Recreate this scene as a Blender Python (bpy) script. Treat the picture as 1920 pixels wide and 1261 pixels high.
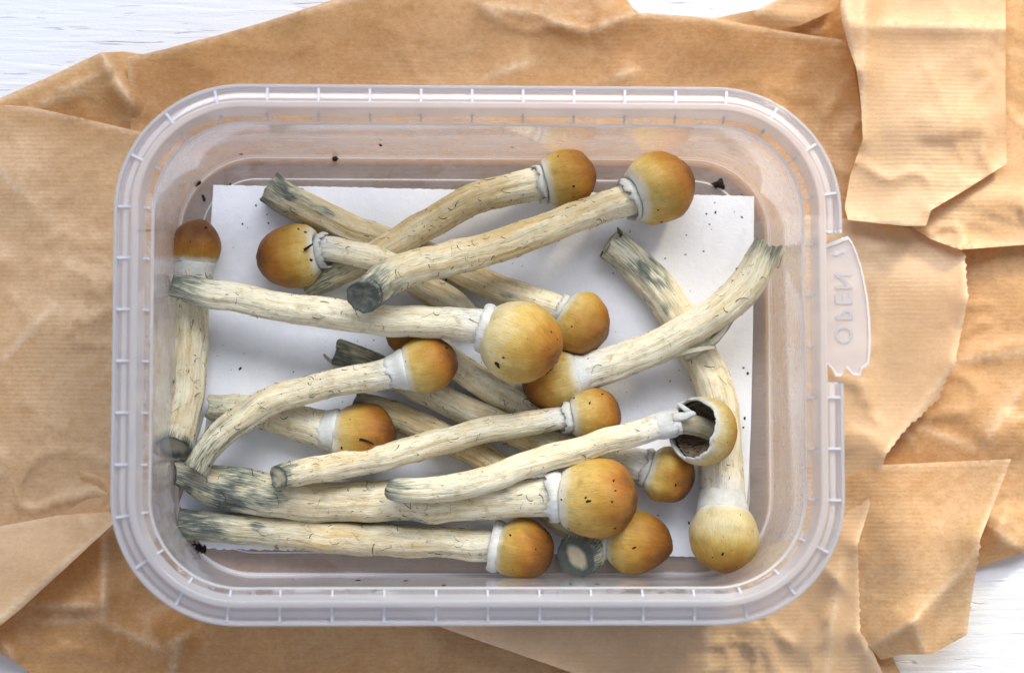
import bpy, math, random
import numpy as np
from mathutils import Vector, Matrix
from mathutils.geometry import delaunay_2d_cdt

for o in list(bpy.data.objects):
    bpy.data.objects.remove(o, do_unlink=True)
scene = bpy.context.scene
COL = scene.collection
random.seed(7)
RNG = np.random.default_rng(11)

# ------------------------------------------------------------------ camera
F = 4200.0                       # focal length in photograph pixels (1920 wide)
MPP = 0.000134                   # metres per pixel in the plane of the tub's rim
ZRIM = 0.0594                    # height of the tub's rim above the table
CAMZ = ZRIM + F * MPP
_down = Vector((803 - 960, -(927 - 630.5), -F)).normalized()   # plumb line in camera space
_wz = -_down
_wx = Vector((1, 0, 0)); _wx = (_wx - _wx.dot(_wz) * _wz).normalized()
_wy = _wz.cross(_wx)
ROT = Matrix((_wx, _wy, _wz))    # camera space -> world space
cam_d = bpy.data.cameras.new('camera')
cam = bpy.data.objects.new('camera', cam_d)
COL.objects.link(cam)
cam.matrix_world = Matrix.Translation((0, 0, CAMZ)) @ ROT.to_4x4()
cam_d.sensor_width = 36.0
cam_d.lens = 36.0 * F / 1920.0
cam_d.clip_start = 0.02
cam_d.clip_end = 20
cam_d.dof.use_dof = True
cam_d.dof.focus_distance = CAMZ - 0.022
cam_d.dof.aperture_fstop = 9.0
scene.camera = cam

# ------------------------------------------------------------------ light
w = bpy.data.worlds.new('World'); scene.world = w; w.use_nodes = True
bg = w.node_tree.nodes['Background']
bg.inputs[0].default_value = (0.86, 0.90, 1.0, 1)
bg.inputs[1].default_value = 0.48

def area(name, loc, target, sx, sy, power, color):
    d = bpy.data.lights.new(name, 'AREA'); d.shape = 'RECTANGLE'
    d.size = sx; d.size_y = sy; d.energy = power; d.color = color
    o = bpy.data.objects.new(name, d); COL.objects.link(o)
    o.location = loc
    o.rotation_euler = (Vector(target) - Vector(loc)).to_track_quat('-Z', 'Y').to_euler()
    return o
area('window_light', (0.08, 0.92, 1.06), (0, 0.05, 0), 1.35, 0.60, 22.0, (0.97, 0.98, 1.0))
# patch of sunlight that just reaches the far right corner of the paper
sd = bpy.data.lights.new('sun_patch_light', 'SPOT'); sd.energy = 105.0; sd.color = (1.0, 0.84, 0.55)
sd.spot_size = math.radians(16); sd.spot_blend = 1.0; sd.shadow_soft_size = 0.12
so = bpy.data.objects.new('sun_patch_light', sd); COL.objects.link(so)
so.location = (0.62, 0.85, 0.42)
so.rotation_euler = (Vector((0.198, 0.128, 0.01)) - Vector(so.location)).to_track_quat('-Z', 'Y').to_euler()

scene.view_settings.view_transform = 'Standard'
scene.view_settings.look = 'None'
scene.view_settings.exposure = 0.07
scene.view_settings.gamma = 1.0
scene.view_settings.use_curve_mapping = False
scene.cycles.max_bounces = 10
scene.cycles.diffuse_bounces = 4
scene.cycles.glossy_bounces = 3
scene.cycles.transparent_max_bounces = 24
scene.cycles.transmission_bounces = 8
scene.cycles.use_denoising = True
scene.cycles.use_adaptive_sampling = True
scene.cycles.adaptive_threshold = 0.03

# ------------------------------------------------------------------ helpers
def P(px, py, z=0.0):
    """point of the place at height z that the photograph shows at (px, py)"""
    d = ROT @ Vector(((px - 960) / F, -(py - 630.5) / F, -1.0))
    k = (CAMZ - z) / -d.z
    return Vector((d.x * k, d.y * k, z))
def PROJ(v):
    q = ROT.transposed() @ (Vector(v) - Vector((0, 0, CAMZ)))
    return 960 + F * q.x / -q.z, 630.5 - F * q.y / -q.z
def SC(z):
    return (CAMZ - z) / F
ZBOT = 0.0034                    # underside of tub
ZFLOOR = 0.0044                  # inside floor of tub
ZPAD = 0.0050                    # top of the absorbent pad
def PM(px, py, zmm):
    return P(px, py, ZPAD + zmm * 0.001)

def _h(ix, iy, iz, seed):
    n = (ix * 374761393 + iy * 668265263 + iz * 1442695041 + seed * 974634777) & 0xFFFFFFFF
    n = ((n ^ (n >> 13)) * 1274126177) & 0xFFFFFFFF
    n = ((n ^ (n >> 16)) * 2246822519) & 0xFFFFFFFF
    return ((n ^ (n >> 15)) & 0xFFFF) / 32767.5 - 1.0
def vnoise(p, seed=0):
    p = np.asarray(p, float)
    i = np.floor(p).astype(np.int64); f = p - i; f = f * f * (3 - 2 * f)
    out = 0
    for dx in (0, 1):
        for dy in (0, 1):
            for dz in (0, 1):
                wgt = (f[..., 0] if dx else 1 - f[..., 0]) * (f[..., 1] if dy else 1 - f[..., 1]) * (f[..., 2] if dz else 1 - f[..., 2])
                out = out + wgt * _h(i[..., 0] + dx, i[..., 1] + dy, i[..., 2] + dz, seed)
    return out
def fbm(p, seed=0, octaves=3):
    p = np.asarray(p, float); a = 1.0; o = 0; t = 0
    for k in range(octaves):
        o = o + a * vnoise(p * 2 ** k, seed + k * 17); t += a; a *= 0.5
    return o / t
def smooth01(x):
    x = np.clip(x, 0, 1); return x * x * (3 - 2 * x)

def mesh_obj(name, verts, faces, mat, parent=None, attrs=None, smooth=True, matidx=None):
    verts = np.asarray(verts, float)
    if parent is not None:
        verts = verts - np.array(parent.matrix_basis.translation)
    me = bpy.data.meshes.new(name)
    me.from_pydata(verts.tolist(), [], faces)
    if smooth:
        me.polygons.foreach_set('use_smooth', [True] * len(me.polygons))
    for m in (mat if isinstance(mat, (list, tuple)) else [mat]):
        me.materials.append(m)
    if matidx is not None:
        me.polygons.foreach_set('material_index', matidx)
    for k, a in (attrs or {}).items():
        a = np.asarray(a, np.float32)
        if a.ndim == 1:
            at = me.attributes.new(k, 'FLOAT', 'POINT'); at.data.foreach_set('value', a)
        else:
            at = me.attributes.new(k, 'FLOAT_VECTOR', 'POINT'); at.data.foreach_set('vector', a.ravel())
    me.update()
    o = bpy.data.objects.new(name, me); COL.objects.link(o)
    if parent is not None:
        o.parent = parent
    return o
def empty(name, loc, label, cat, group=None):
    o = bpy.data.objects.new(name, None); COL.objects.link(o)
    o.empty_display_size = 0.01
    o.matrix_basis = Matrix.Translation(loc)
    tag(o, label, cat, group)
    return o
def tag(o, label=None, cat=None, group=None, kind=None):
    if label: o['label'] = label
    if cat: o['category'] = cat
    if group: o['group'] = group
    if kind: o['kind'] = kind
    return o
def grid_faces(n, m, closed=True, off=0):
    """n rings of m points"""
    fs = []
    mm = m if closed else m - 1
    for i in range(n - 1):
        for j in range(mm):
            a = off + i * m + j; b = off + i * m + (j + 1) % m
            fs.append((a, b, b + m, a + m))
    return fs

# ------------------------------------------------------------------ materials
class NT:
    def __init__(s, name):
        s.m = bpy.data.materials.new(name); s.m.use_nodes = True
        s.t = s.m.node_tree; s.t.nodes.clear()
        s.out = s.n('ShaderNodeOutputMaterial')
    def n(s, typ, **kw):
        nd = s.t.nodes.new(typ)
        for k, v in kw.items():
            setattr(nd, k, v)
        return nd
    def l(s, a, b):
        s.t.links.new(a, b)
    def set(s, sock, v):
        if hasattr(v, 'is_output'): s.l(v, sock)
        elif isinstance(v, (tuple, list)) and len(v) == 3 and sock.type == 'RGBA': sock.default_value = (*v, 1)
        else: sock.default_value = v
    def noise(s, vec, scale, detail=3, rough=0.55, dist=0.0):
        nd = s.n('ShaderNodeTexNoise'); s.l(vec, nd.inputs['Vector'])
        nd.inputs['Scale'].default_value = scale; nd.inputs['Detail'].default_value = detail
        nd.inputs['Roughness'].default_value = rough; nd.inputs['Distortion'].default_value = dist
        return nd.outputs['Fac']
    def ramp(s, fac, stops, interp='LINEAR'):
        nd = s.n('ShaderNodeValToRGB'); s.l(fac, nd.inputs[0])
        cr = nd.color_ramp; cr.interpolation = interp
        while len(cr.elements) < len(stops): cr.elements.new(0.5)
        for e, (p, c) in zip(cr.elements, stops):
            e.position = p
            e.color = (c, c, c, 1) if not isinstance(c, (tuple, list)) else (*c, 1)
        return nd.outputs['Color']
    def math(s, op, a, b=0.0, c=0.0, clamp=False):
        nd = s.n('ShaderNodeMath', operation=op, use_clamp=clamp)
        s.set(nd.inputs[0], a); s.set(nd.inputs[1], b); s.set(nd.inputs[2], c)
        return nd.outputs[0]
    def mix(s, fac, a, b, mode='MIX'):
        nd = s.n('ShaderNodeMix', data_type='RGBA', blend_type=mode)
        s.set(nd.inputs['Factor'], fac); s.set(nd.inputs['A'], a); s.set(nd.inputs['B'], b)
        return nd.outputs['Result']
    def attr(s, name, vec=False):
        nd = s.n('ShaderNodeAttribute', attribute_name=name)
        return nd.outputs['Vector' if vec else 'Fac']
    def mapping(s, vec, scale=(1, 1, 1), rot=(0, 0, 0), loc=(0, 0, 0)):
        nd = s.n('ShaderNodeMapping'); s.l(vec, nd.inputs[0])
        nd.inputs['Scale'].default_value = scale; nd.inputs['Rotation'].default_value = rot
        nd.inputs['Location'].default_value = loc
        return nd.outputs[0]
    def pos(s):
        return s.n('ShaderNodeNewGeometry').outputs['Position']
    def bump(s, h, strength, dist, normal=None):
        nd = s.n('ShaderNodeBump'); s.l(h, nd.inputs['Height'])
        nd.inputs['Strength'].default_value = strength; nd.inputs['Distance'].default_value = dist
        if normal is not None: s.l(normal, nd.inputs['Normal'])
        return nd.outputs[0]
    def pbr(s, color, rough=0.6, spec=0.5, normal=None, sss=0.0, sssr=(1, 0.6, 0.35), sscale=0.001):
        b = s.n('ShaderNodeBsdfPrincipled')
        s.set(b.inputs['Base Color'], color); s.set(b.inputs['Roughness'], rough)
        s.set(b.inputs['Specular IOR Level'], spec)
        if normal is not None: s.l(normal, b.inputs['Normal'])
        if sss:
            b.inputs['Subsurface Weight'].default_value = sss
            b.inputs['Subsurface Radius'].default_value = sssr
            b.inputs['Subsurface Scale'].default_value = sscale
        return b.outputs[0]
    def done(s, shader):
        s.l(shader, s.out.inputs['Surface']); return s.m

def mat_table():
    t = NT('white_painted_wood'); p = t.pos()
    g = t.mapping(p, (35, 420, 1), rot=(0, 0, math.radians(-4)))
    n1 = t.noise(g, 1.0, 5, 0.6, 0.6)
    g2 = t.mapping(p, (60, 900, 1), rot=(0, 0, math.radians(-4)))
    n2 = t.noise(g2, 1.0, 2, 0.5, 1.0)
    n3 = t.noise(p, 900, 3)
    pores = t.ramp(n2, [(0.66, 0.0), (0.74, 1.0)])
    col = t.mix(t.math('MULTIPLY', pores, 0.35), (0.66, 0.69, 0.755), (0.33, 0.35, 0.44))
    hgt = t.math('ADD', t.math('MULTIPLY', n1, 0.7), t.math('ADD', t.math('MULTIPLY', n3, 0.15), t.math('MULTIPLY', pores, -0.5)))
    nrm = t.bump(hgt, 0.8, 0.0006)
    return t.done(t.pbr(col, 0.42, 0.45, nrm))

def mat_paper():
    t = NT('kraft_paper'); p = t.pos()
    rib = t.n('ShaderNodeTexWave', wave_type='BANDS', bands_direction='Y', wave_profile='SIN')
    warp = t.noise(p, 40, 2)
    pv = t.n('ShaderNodeVectorMath', operation='MULTIPLY_ADD')
    t.l(warp, pv.inputs[0]); pv.inputs[1].default_value = (0, 0.0012, 0); t.l(p, pv.inputs[2])
    t.l(pv.outputs[0], rib.inputs['Vector']); rib.inputs['Scale'].default_value = 250
    rib.inputs['Distortion'].default_value = 1.2; rib.inputs['Detail'].default_value = 2
    rib.inputs['Detail Scale'].default_value = 0.6
    ribf = rib.outputs['Fac']
    big = t.noise(p, 22, 4, 0.6, 0.8)
    huge = t.noise(p, 9, 3, 0.55, 0.6)
    streak = t.noise(t.mapping(p, (60, 260, 60)), 1.0, 4, 0.65)
    fib = t.noise(t.mapping(p, (900, 1600, 900)), 1.0, 3, 0.6)
    mott = t.noise(t.mapping(p, (330, 420, 330)), 1.0, 3, 0.65)
    fine = t.noise(p, 3200, 2)
    grain = t.noise(t.mapping(p, (620, 900, 620)), 1.0, 4, 0.7)
    col = t.mix(t.ramp(big, [(0.32, 0.0), (0.68, 1.0)]), (0.54, 0.305, 0.120), (0.655, 0.435, 0.225))
    col = t.mix(t.math('MULTIPLY', t.ramp(huge, [(0.42, 0.0), (0.66, 1.0)]), 0.6), col, (0.735, 0.565, 0.365))  # broad pale patches: the paper's sheen put into its colour
    col = t.mix(t.math('MULTIPLY', t.ramp(streak, [(0.45, 0.0), (0.72, 1.0)]), 0.28), col, (0.76, 0.57, 0.36))
    col = t.mix(t.math('MULTIPLY', t.ramp(mott, [(0.38, 1.0), (0.58, 0.0)]), 0.30), col, (0.46, 0.225, 0.07))
    col = t.mix(t.math('MULTIPLY', t.ramp(grain, [(0.50, 0.0), (0.68, 1.0)]), 0.38), col, (0.78, 0.59, 0.38))
    ribm = t.ramp(t.noise(p, 16, 2), [(0.38, 0.08), (0.62, 1.0)])
    ribf = t.math('MULTIPLY', ribf, ribm)
    col = t.mix(t.math('MULTIPLY', t.ramp(ribf, [(0.2, 1.0), (0.8, 0.0)]), 0.06), col, (0.34, 0.16, 0.06))
    col = t.mix(t.math('MULTIPLY', t.ramp(fib, [(0.30, 1.0), (0.5, 0.0)]), 0.30), col, (0.34, 0.17, 0.065))
    sd = t.attr('side')  # tone of each sheet: negative darker and more orange, positive paler
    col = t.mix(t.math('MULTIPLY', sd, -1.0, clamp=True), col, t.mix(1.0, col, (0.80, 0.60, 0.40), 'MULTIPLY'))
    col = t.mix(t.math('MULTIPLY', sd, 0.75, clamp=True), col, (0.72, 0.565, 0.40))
    col = t.mix(t.math('MULTIPLY', t.attr('wear'), t.ramp(grain, [(0.30, 0.25), (0.62, 1.0)])), col, (0.84, 0.70, 0.52))
    hgt = t.math('ADD', t.math('MULTIPLY', ribf, 0.35), t.math('ADD', t.math('MULTIPLY', fine, 0.30), t.math('ADD', t.math('MULTIPLY', mott, 0.9), t.math('MULTIPLY', grain, 0.35))))
    nrm = t.bump(hgt, 0.40, 0.00025)
    b = t.pbr(col, t.ramp(big, [(0.3, 0.40), (0.7, 0.52)]), 0.5, nrm)
    tr = t.n('ShaderNodeBsdfTranslucent'); t.set(tr.inputs[0], t.mix(0.5, col, (0.85, 0.42, 0.07))); t.l(nrm, tr.inputs['Normal'])
    mx = t.n('ShaderNodeMixShader'); mx.inputs[0].default_value = 0.32
    t.l(b, mx.inputs[1]); t.l(tr.outputs[0], mx.inputs[2])
    return t.done(mx.outputs[0])

def mat_plastic(name, frost, smear, rough=0.16, tint=(0.985, 0.985, 0.99), thru=0.55):
    """translucent polypropylene: clear share + milky share + gloss"""
    t = NT(name); p = t.pos()
    tr = t.n('ShaderNodeBsdfTransparent'); t.set(tr.inputs[0], tint)
    df = t.n('ShaderNodeBsdfDiffuse'); t.set(df.inputs[0], (0.85, 0.875, 0.955))
    tl = t.n('ShaderNodeBsdfTranslucent'); t.set(tl.inputs[0], (0.85, 0.875, 0.955))
    m1 = t.n('ShaderNodeMixShader'); m1.inputs[0].default_value = thru
    t.l(df.outputs[0], m1.inputs[1]); t.l(tl.outputs[0], m1.inputs[2])
    lw = t.n('ShaderNodeLayerWeight'); lw.inputs['Blend'].default_value = 0.35
    f = t.math('ADD', frost, t.math('MULTIPLY', t.math('POWER', lw.outputs['Facing'], 2.0), 0.30))
    if smear:
        n = t.noise(t.mapping(p, (38, 38, 60)), 1.0, 4, 0.6, 1.5)
        n2 = t.noise(t.mapping(p, (120, 300, 300)), 1.0, 4, 0.7, 1.0)
        s = t.ramp(t.math('ADD', n, t.math('MULTIPLY', t.math('SUBTRACT', n2, 0.5), 0.7)), [(0.43, 0.0), (0.50, 1.0)])
        n4 = t.noise(t.mapping(p, (70, 70, 1300)), 1.0, 3, 0.6, 0.3)
        f = t.math('ADD', f, t.math('MULTIPLY', t.math('MULTIPLY', t.ramp(n4, [(0.60, 0.0), (0.68, 1.0)]), n), smear * 1.6))
        sp = t.ramp(t.noise(p, 1500, 2), [(0.60, 0.0), (0.75, 1.0)])
        f = t.math('ADD', f, t.math('MULTIPLY', s, smear))
        f = t.math('ADD', f, t.math('MULTIPLY', sp, smear * 0.5))
    f = t.math('MINIMUM', f, 0.95)
    m2 = t.n('ShaderNodeMixShader'); t.l(f, m2.inputs[0])
    t.l(tr.outputs[0], m2.inputs[1]); t.l(m1.outputs[0], m2.inputs[2])
    fr = t.n('ShaderNodeFresnel'); fr.inputs[0].default_value = 1.45
    gl = t.n('ShaderNodeBsdfGlossy'); gl.inputs['Roughness'].default_value = rough
    t.set(gl.inputs[0], (0.95, 0.96, 1.0))
    m3 = t.n('ShaderNodeMixShader'); t.l(fr.outputs[0], m3.inputs[0])
    t.l(m2.outputs[0], m3.inputs[1]); t.l(gl.outputs[0], m3.inputs[2])
    return t.done(m3.outputs[0])

def mat_pad():
    t = NT('absorbent_paper'); p = t.pos()
    n = t.noise(p, 700, 4, 0.6); n2 = t.noise(p, 60, 3)
    col = t.mix(t.ramp(n2, [(0.3, 0.0), (0.7, 1.0)]), (0.77, 0.80, 0.88), (0.83, 0.855, 0.925))
    d = t.ramp(t.noise(p, 110, 4, 0.65), [(0.50, 0.0), (0.75, 1.0)])
    col = t.mix(t.math('MULTIPLY', d, 0.22), col, (0.55, 0.53, 0.56))
    return t.done(t.pbr(col, 0.9, 0.1, t.bump(n, 0.5, 0.0003)))

def mat_stem():
    t = NT('mushroom_stem'); f = t.attr('fib', True); st = t.attr('stain'); tn = t.attr('tan')
    n1 = t.noise(f, 0.75, 3, 0.6); n2 = t.noise(f, 2.6, 3, 0.6); n3 = t.noise(f, 6.0, 2, 0.5)
    p = t.pos()
    blot = t.noise(p, 240, 3, 0.6)
    tf = t.math('ADD', t.ramp(n1, [(0.36, 0.0), (0.68, 0.75)]), t.math('MULTIPLY', t.math('SUBTRACT', blot, 0.5), 0.9))
    tf = t.math('MULTIPLY', t.math('ADD', tf, t.math('SUBTRACT', tn, 0.42)), 1.0, clamp=True)
    col = t.mix(tf, (0.815, 0.755, 0.57), (0.60, 0.435, 0.19))
    col = t.mix(t.math('MULTIPLY', t.ramp(n2, [(0.52, 0.0), (0.72, 1.0)]), 0.45), col, (0.86, 0.825, 0.70))
    col = t.mix(t.math('MULTIPLY', tn, -1.6, clamp=True), col, (0.80, 0.79, 0.745))
    dark = t.ramp(n3, [(0.54, 0.0), (0.70, 1.0)])
    dark = t.math('MULTIPLY', dark, t.ramp(blot, [(0.38, 0.3), (0.60, 1.0)]))
    col = t.mix(t.math('MULTIPLY', dark, 0.46), col, (0.30, 0.235, 0.105))
    ob = t.ramp(t.math('ADD', t.noise(p, 330, 3, 0.65), t.math('MULTIPLY', t.math('SUBTRACT', n2, 0.5), 0.5)), [(0.56, 0.0), (0.72, 1.0)])
    col = t.mix(t.math('MULTIPLY', ob, 0.55), col, (0.43, 0.35, 0.14))
    dots = t.ramp(t.noise(p, 1500, 2, 0.5), [(0.70, 0.0), (0.76, 1.0)])
    col = t.mix(t.math('MULTIPLY', dots, 0.5), col, (0.16, 0.12, 0.05))
    sn = t.math('ADD', st, t.math('MULTIPLY', t.math('ADD', t.math('SUBTRACT', n2, 0.5), t.math('MULTIPLY', t.math('SUBTRACT', n3, 0.5), 0.8)), t.math('MULTIPLY', t.math('MINIMUM', st, 0.5), 3.2)), clamp=True)
    col = t.mix(t.math('MULTIPLY', t.ramp(sn, [(0.0, 0.0), (0.55, 0.75), (1.0, 0.95)]), 1.0), col,
                t.ramp(sn, [(0.1, (0.42, 0.47, 0.42)), (0.5, (0.20, 0.24, 0.20)), (0.95, (0.055, 0.075, 0.078))]))
    h = t.math('ADD', t.math('MULTIPLY', n2, 0.8), t.math('MULTIPLY', n3, 0.7))
    nrm = t.bump(h, 0.8, 0.0005)
    return t.done(t.pbr(col, 0.62, 0.35, nrm, sss=0.0))

def mat_cap():
    t = NT('mushroom_cap'); f = t.attr('fib', True); ct = t.attr('cap_t'); tone = t.attr('tone')
    n1 = t.noise(f, 3.5, 3, 0.6); n2 = t.noise(f, 16.0, 3, 0.6); p = t.pos()
    blot = t.noise(p, 130, 3, 0.6); sp = t.noise(p, 1100, 2, 0.6)
    x = t.math('ADD', t.math('MULTIPLY', ct, 1.22), t.math('MULTIPLY', t.math('SUBTRACT', n1, 0.5), 0.22))
    x = t.math('ADD', x, t.math('MULTIPLY', t.math('SUBTRACT', n2, 0.5), 0.30))
    x = t.math('ADD', x, t.math('MULTIPLY', t.math('SUBTRACT', blot, 0.5), 0.55))
    x = t.math('ADD', x, t.math('MULTIPLY', t.math('SUBTRACT', tone, 0.5), 0.8), clamp=True)
    col = t.ramp(x, [(0.0, (0.64, 0.55, 0.31)), (0.22, (0.54, 0.385, 0.115)), (0.46, (0.415, 0.232, 0.036)),
                     (0.70, (0.325, 0.125, 0.013)), (1.0, (0.135, 0.043, 0.008))])
    fs = t.ramp(t.noise(f, 26.0, 2, 0.6), [(0.50, 0.0), (0.70, 1.0)])
    col = t.mix(t.math('MULTIPLY', fs, 0.30), col, (0.24, 0.115, 0.022))
    edge = t.ramp(t.math('ADD', ct, t.math('MULTIPLY', t.math('SUBTRACT', blot, 0.5), 0.10)), [(0.02, 1.0), (0.13, 0.0)])
    col = t.mix(t.math('MULTIPLY', edge, 0.85), col, (0.66, 0.68, 0.64))
    gs = t.ramp(t.noise(p, 260, 3, 0.6, 0.5), [(0.63, 0.0), (0.78, 1.0)])
    col = t.mix(t.math('MULTIPLY', gs, 0.55), col, (0.15, 0.13, 0.065))
    ol = t.ramp(t.noise(p, 90, 4, 0.65, 0.8), [(0.52, 0.0), (0.70, 1.0)])
    col = t.mix(t.math('MULTIPLY', ol, 0.35), col, (0.27, 0.20, 0.07))
    col = t.mix(t.math('MULTIPLY', t.ramp(sp, [(0.72, 0.0), (0.80, 1.0)]), 0.4), col, (0.12, 0.06, 0.02))
    nrm = t.bump(t.math('ADD', n2, t.math('MULTIPLY', sp, 0.3)), 0.40, 0.0004)
    return t.done(t.pbr(col, t.ramp(blot, [(0.3, 0.42), (0.7, 0.58)]), 0.30, nrm, sss=0.0, sssr=(1, 0.45, 0.15), sscale=0.0012))

def mat_veil():
    t = NT('mushroom_veil'); p = t.pos(); f = t.attr('fib', True); st = t.attr('stain')
    n = t.noise(p, 500, 4, 0.6); n1 = t.noise(p, 300, 3)
    col = t.mix(t.ramp(n1, [(0.35, 0.0), (0.7, 1.0)]), (0.69, 0.70, 0.70), (0.57, 0.565, 0.51))
    sn = t.math('ADD', st, t.math('MULTIPLY', t.math('SUBTRACT', n, 0.5), t.math('MULTIPLY', st, 2.0)), clamp=True)
    vs = t.noise(f, 3.0, 3, 0.6)
    col = t.mix(t.math('MULTIPLY', t.ramp(vs, [(0.42, 0.0), (0.70, 1.0)]), 0.5), col, (0.50, 0.50, 0.46))
    n = t.math('ADD', n, t.math('MULTIPLY', vs, 1.2))
    col = t.mix(sn, col, (0.13, 0.18, 0.20))
    return t.done(t.pbr(col, 0.7, 0.25, t.bump(n, 0.35, 0.0003), sss=0.0))

def mat_simple(name, col, rough=0.8, var=0.3, scale=900):
    t = NT(name); p = t.pos(); n = t.noise(p, scale, 3)
    c2 = tuple(c * (1 - var) for c in col)
    return t.done(t.pbr(t.mix(n, c2, col), rough, 0.3, t.bump(n, 0.4, 0.0003)))

def mat_gill():
    t = NT('mushroom_gills'); f = t.attr('fib', True)
    n = t.noise(f, 9.0, 2, 0.5)
    col = t.mix(t.ramp(n, [(0.35, 0.0), (0.65, 1.0)]), (0.085, 0.055, 0.034), (0.36, 0.27, 0.18))
    return t.done(t.pbr(col, 0.75, 0.2, t.bump(n, 0.6, 0.0006)))

M_TABLE = mat_table(); M_PAPER = mat_paper()
M_WALL = mat_plastic('clear_plastic', 0.10, 0.20, 0.10, thru=0.40)
M_FLOORP = mat_plastic('clear_plastic_floor', 0.13, 0.06, 0.12, thru=0.25)
M_EDGE = mat_plastic('plastic_edge_line', 0.70, 0.0, 0.08, thru=0.25)
M_RIM = mat_plastic('milky_plastic_rim', 0.46, 0.0, 0.07, thru=0.30)
M_RING = mat_plastic('milky_plastic_ring', 0.16, 0.0, 0.07, thru=0.30)
M_RIB = mat_plastic('milky_plastic_rib', 0.80, 0.0, 0.12, thru=0.3)
M_TAB = mat_plastic('milky_plastic_tab', 0.36, 0.0, 0.15, thru=0.35)
M_SKIN = mat_plastic('clear_plastic_outside', 0.0, 0.0, 0.10, tint=(0.995, 0.995, 0.995))
M_PAD = mat_pad(); M_STEM = mat_stem(); M_CAP = mat_cap(); M_VEIL = mat_veil(); M_GILL = mat_gill()
M_FIBRE = mat_simple('dried_fibre', (0.13, 0.10, 0.036), 0.8, 0.9, 260)
M_SOIL = mat_simple('dark_soil', (0.022, 0.016, 0.011), 0.9, 0.5)

# ------------------------------------------------------------------ table
def build_table():
    s = 1.4
    v = [(-s, -s, 0), (s, -s, 0), (s, s, 0), (-s, s, 0), (-s, -s, -0.03), (s, -s, -0.03), (s, s, -0.03), (-s, s, -0.03)]
    f = [(0, 1, 2, 3), (7, 6, 5, 4), (0, 4, 5, 1), (1, 5, 6, 2), (2, 6, 7, 3), (3, 7, 4, 0)]
    o = mesh_obj('table_top', v, f, M_TABLE, smooth=False)
    tag(o, 'white painted wooden table top with fine grain under the brown paper', kind='structure')
build_table()

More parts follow.
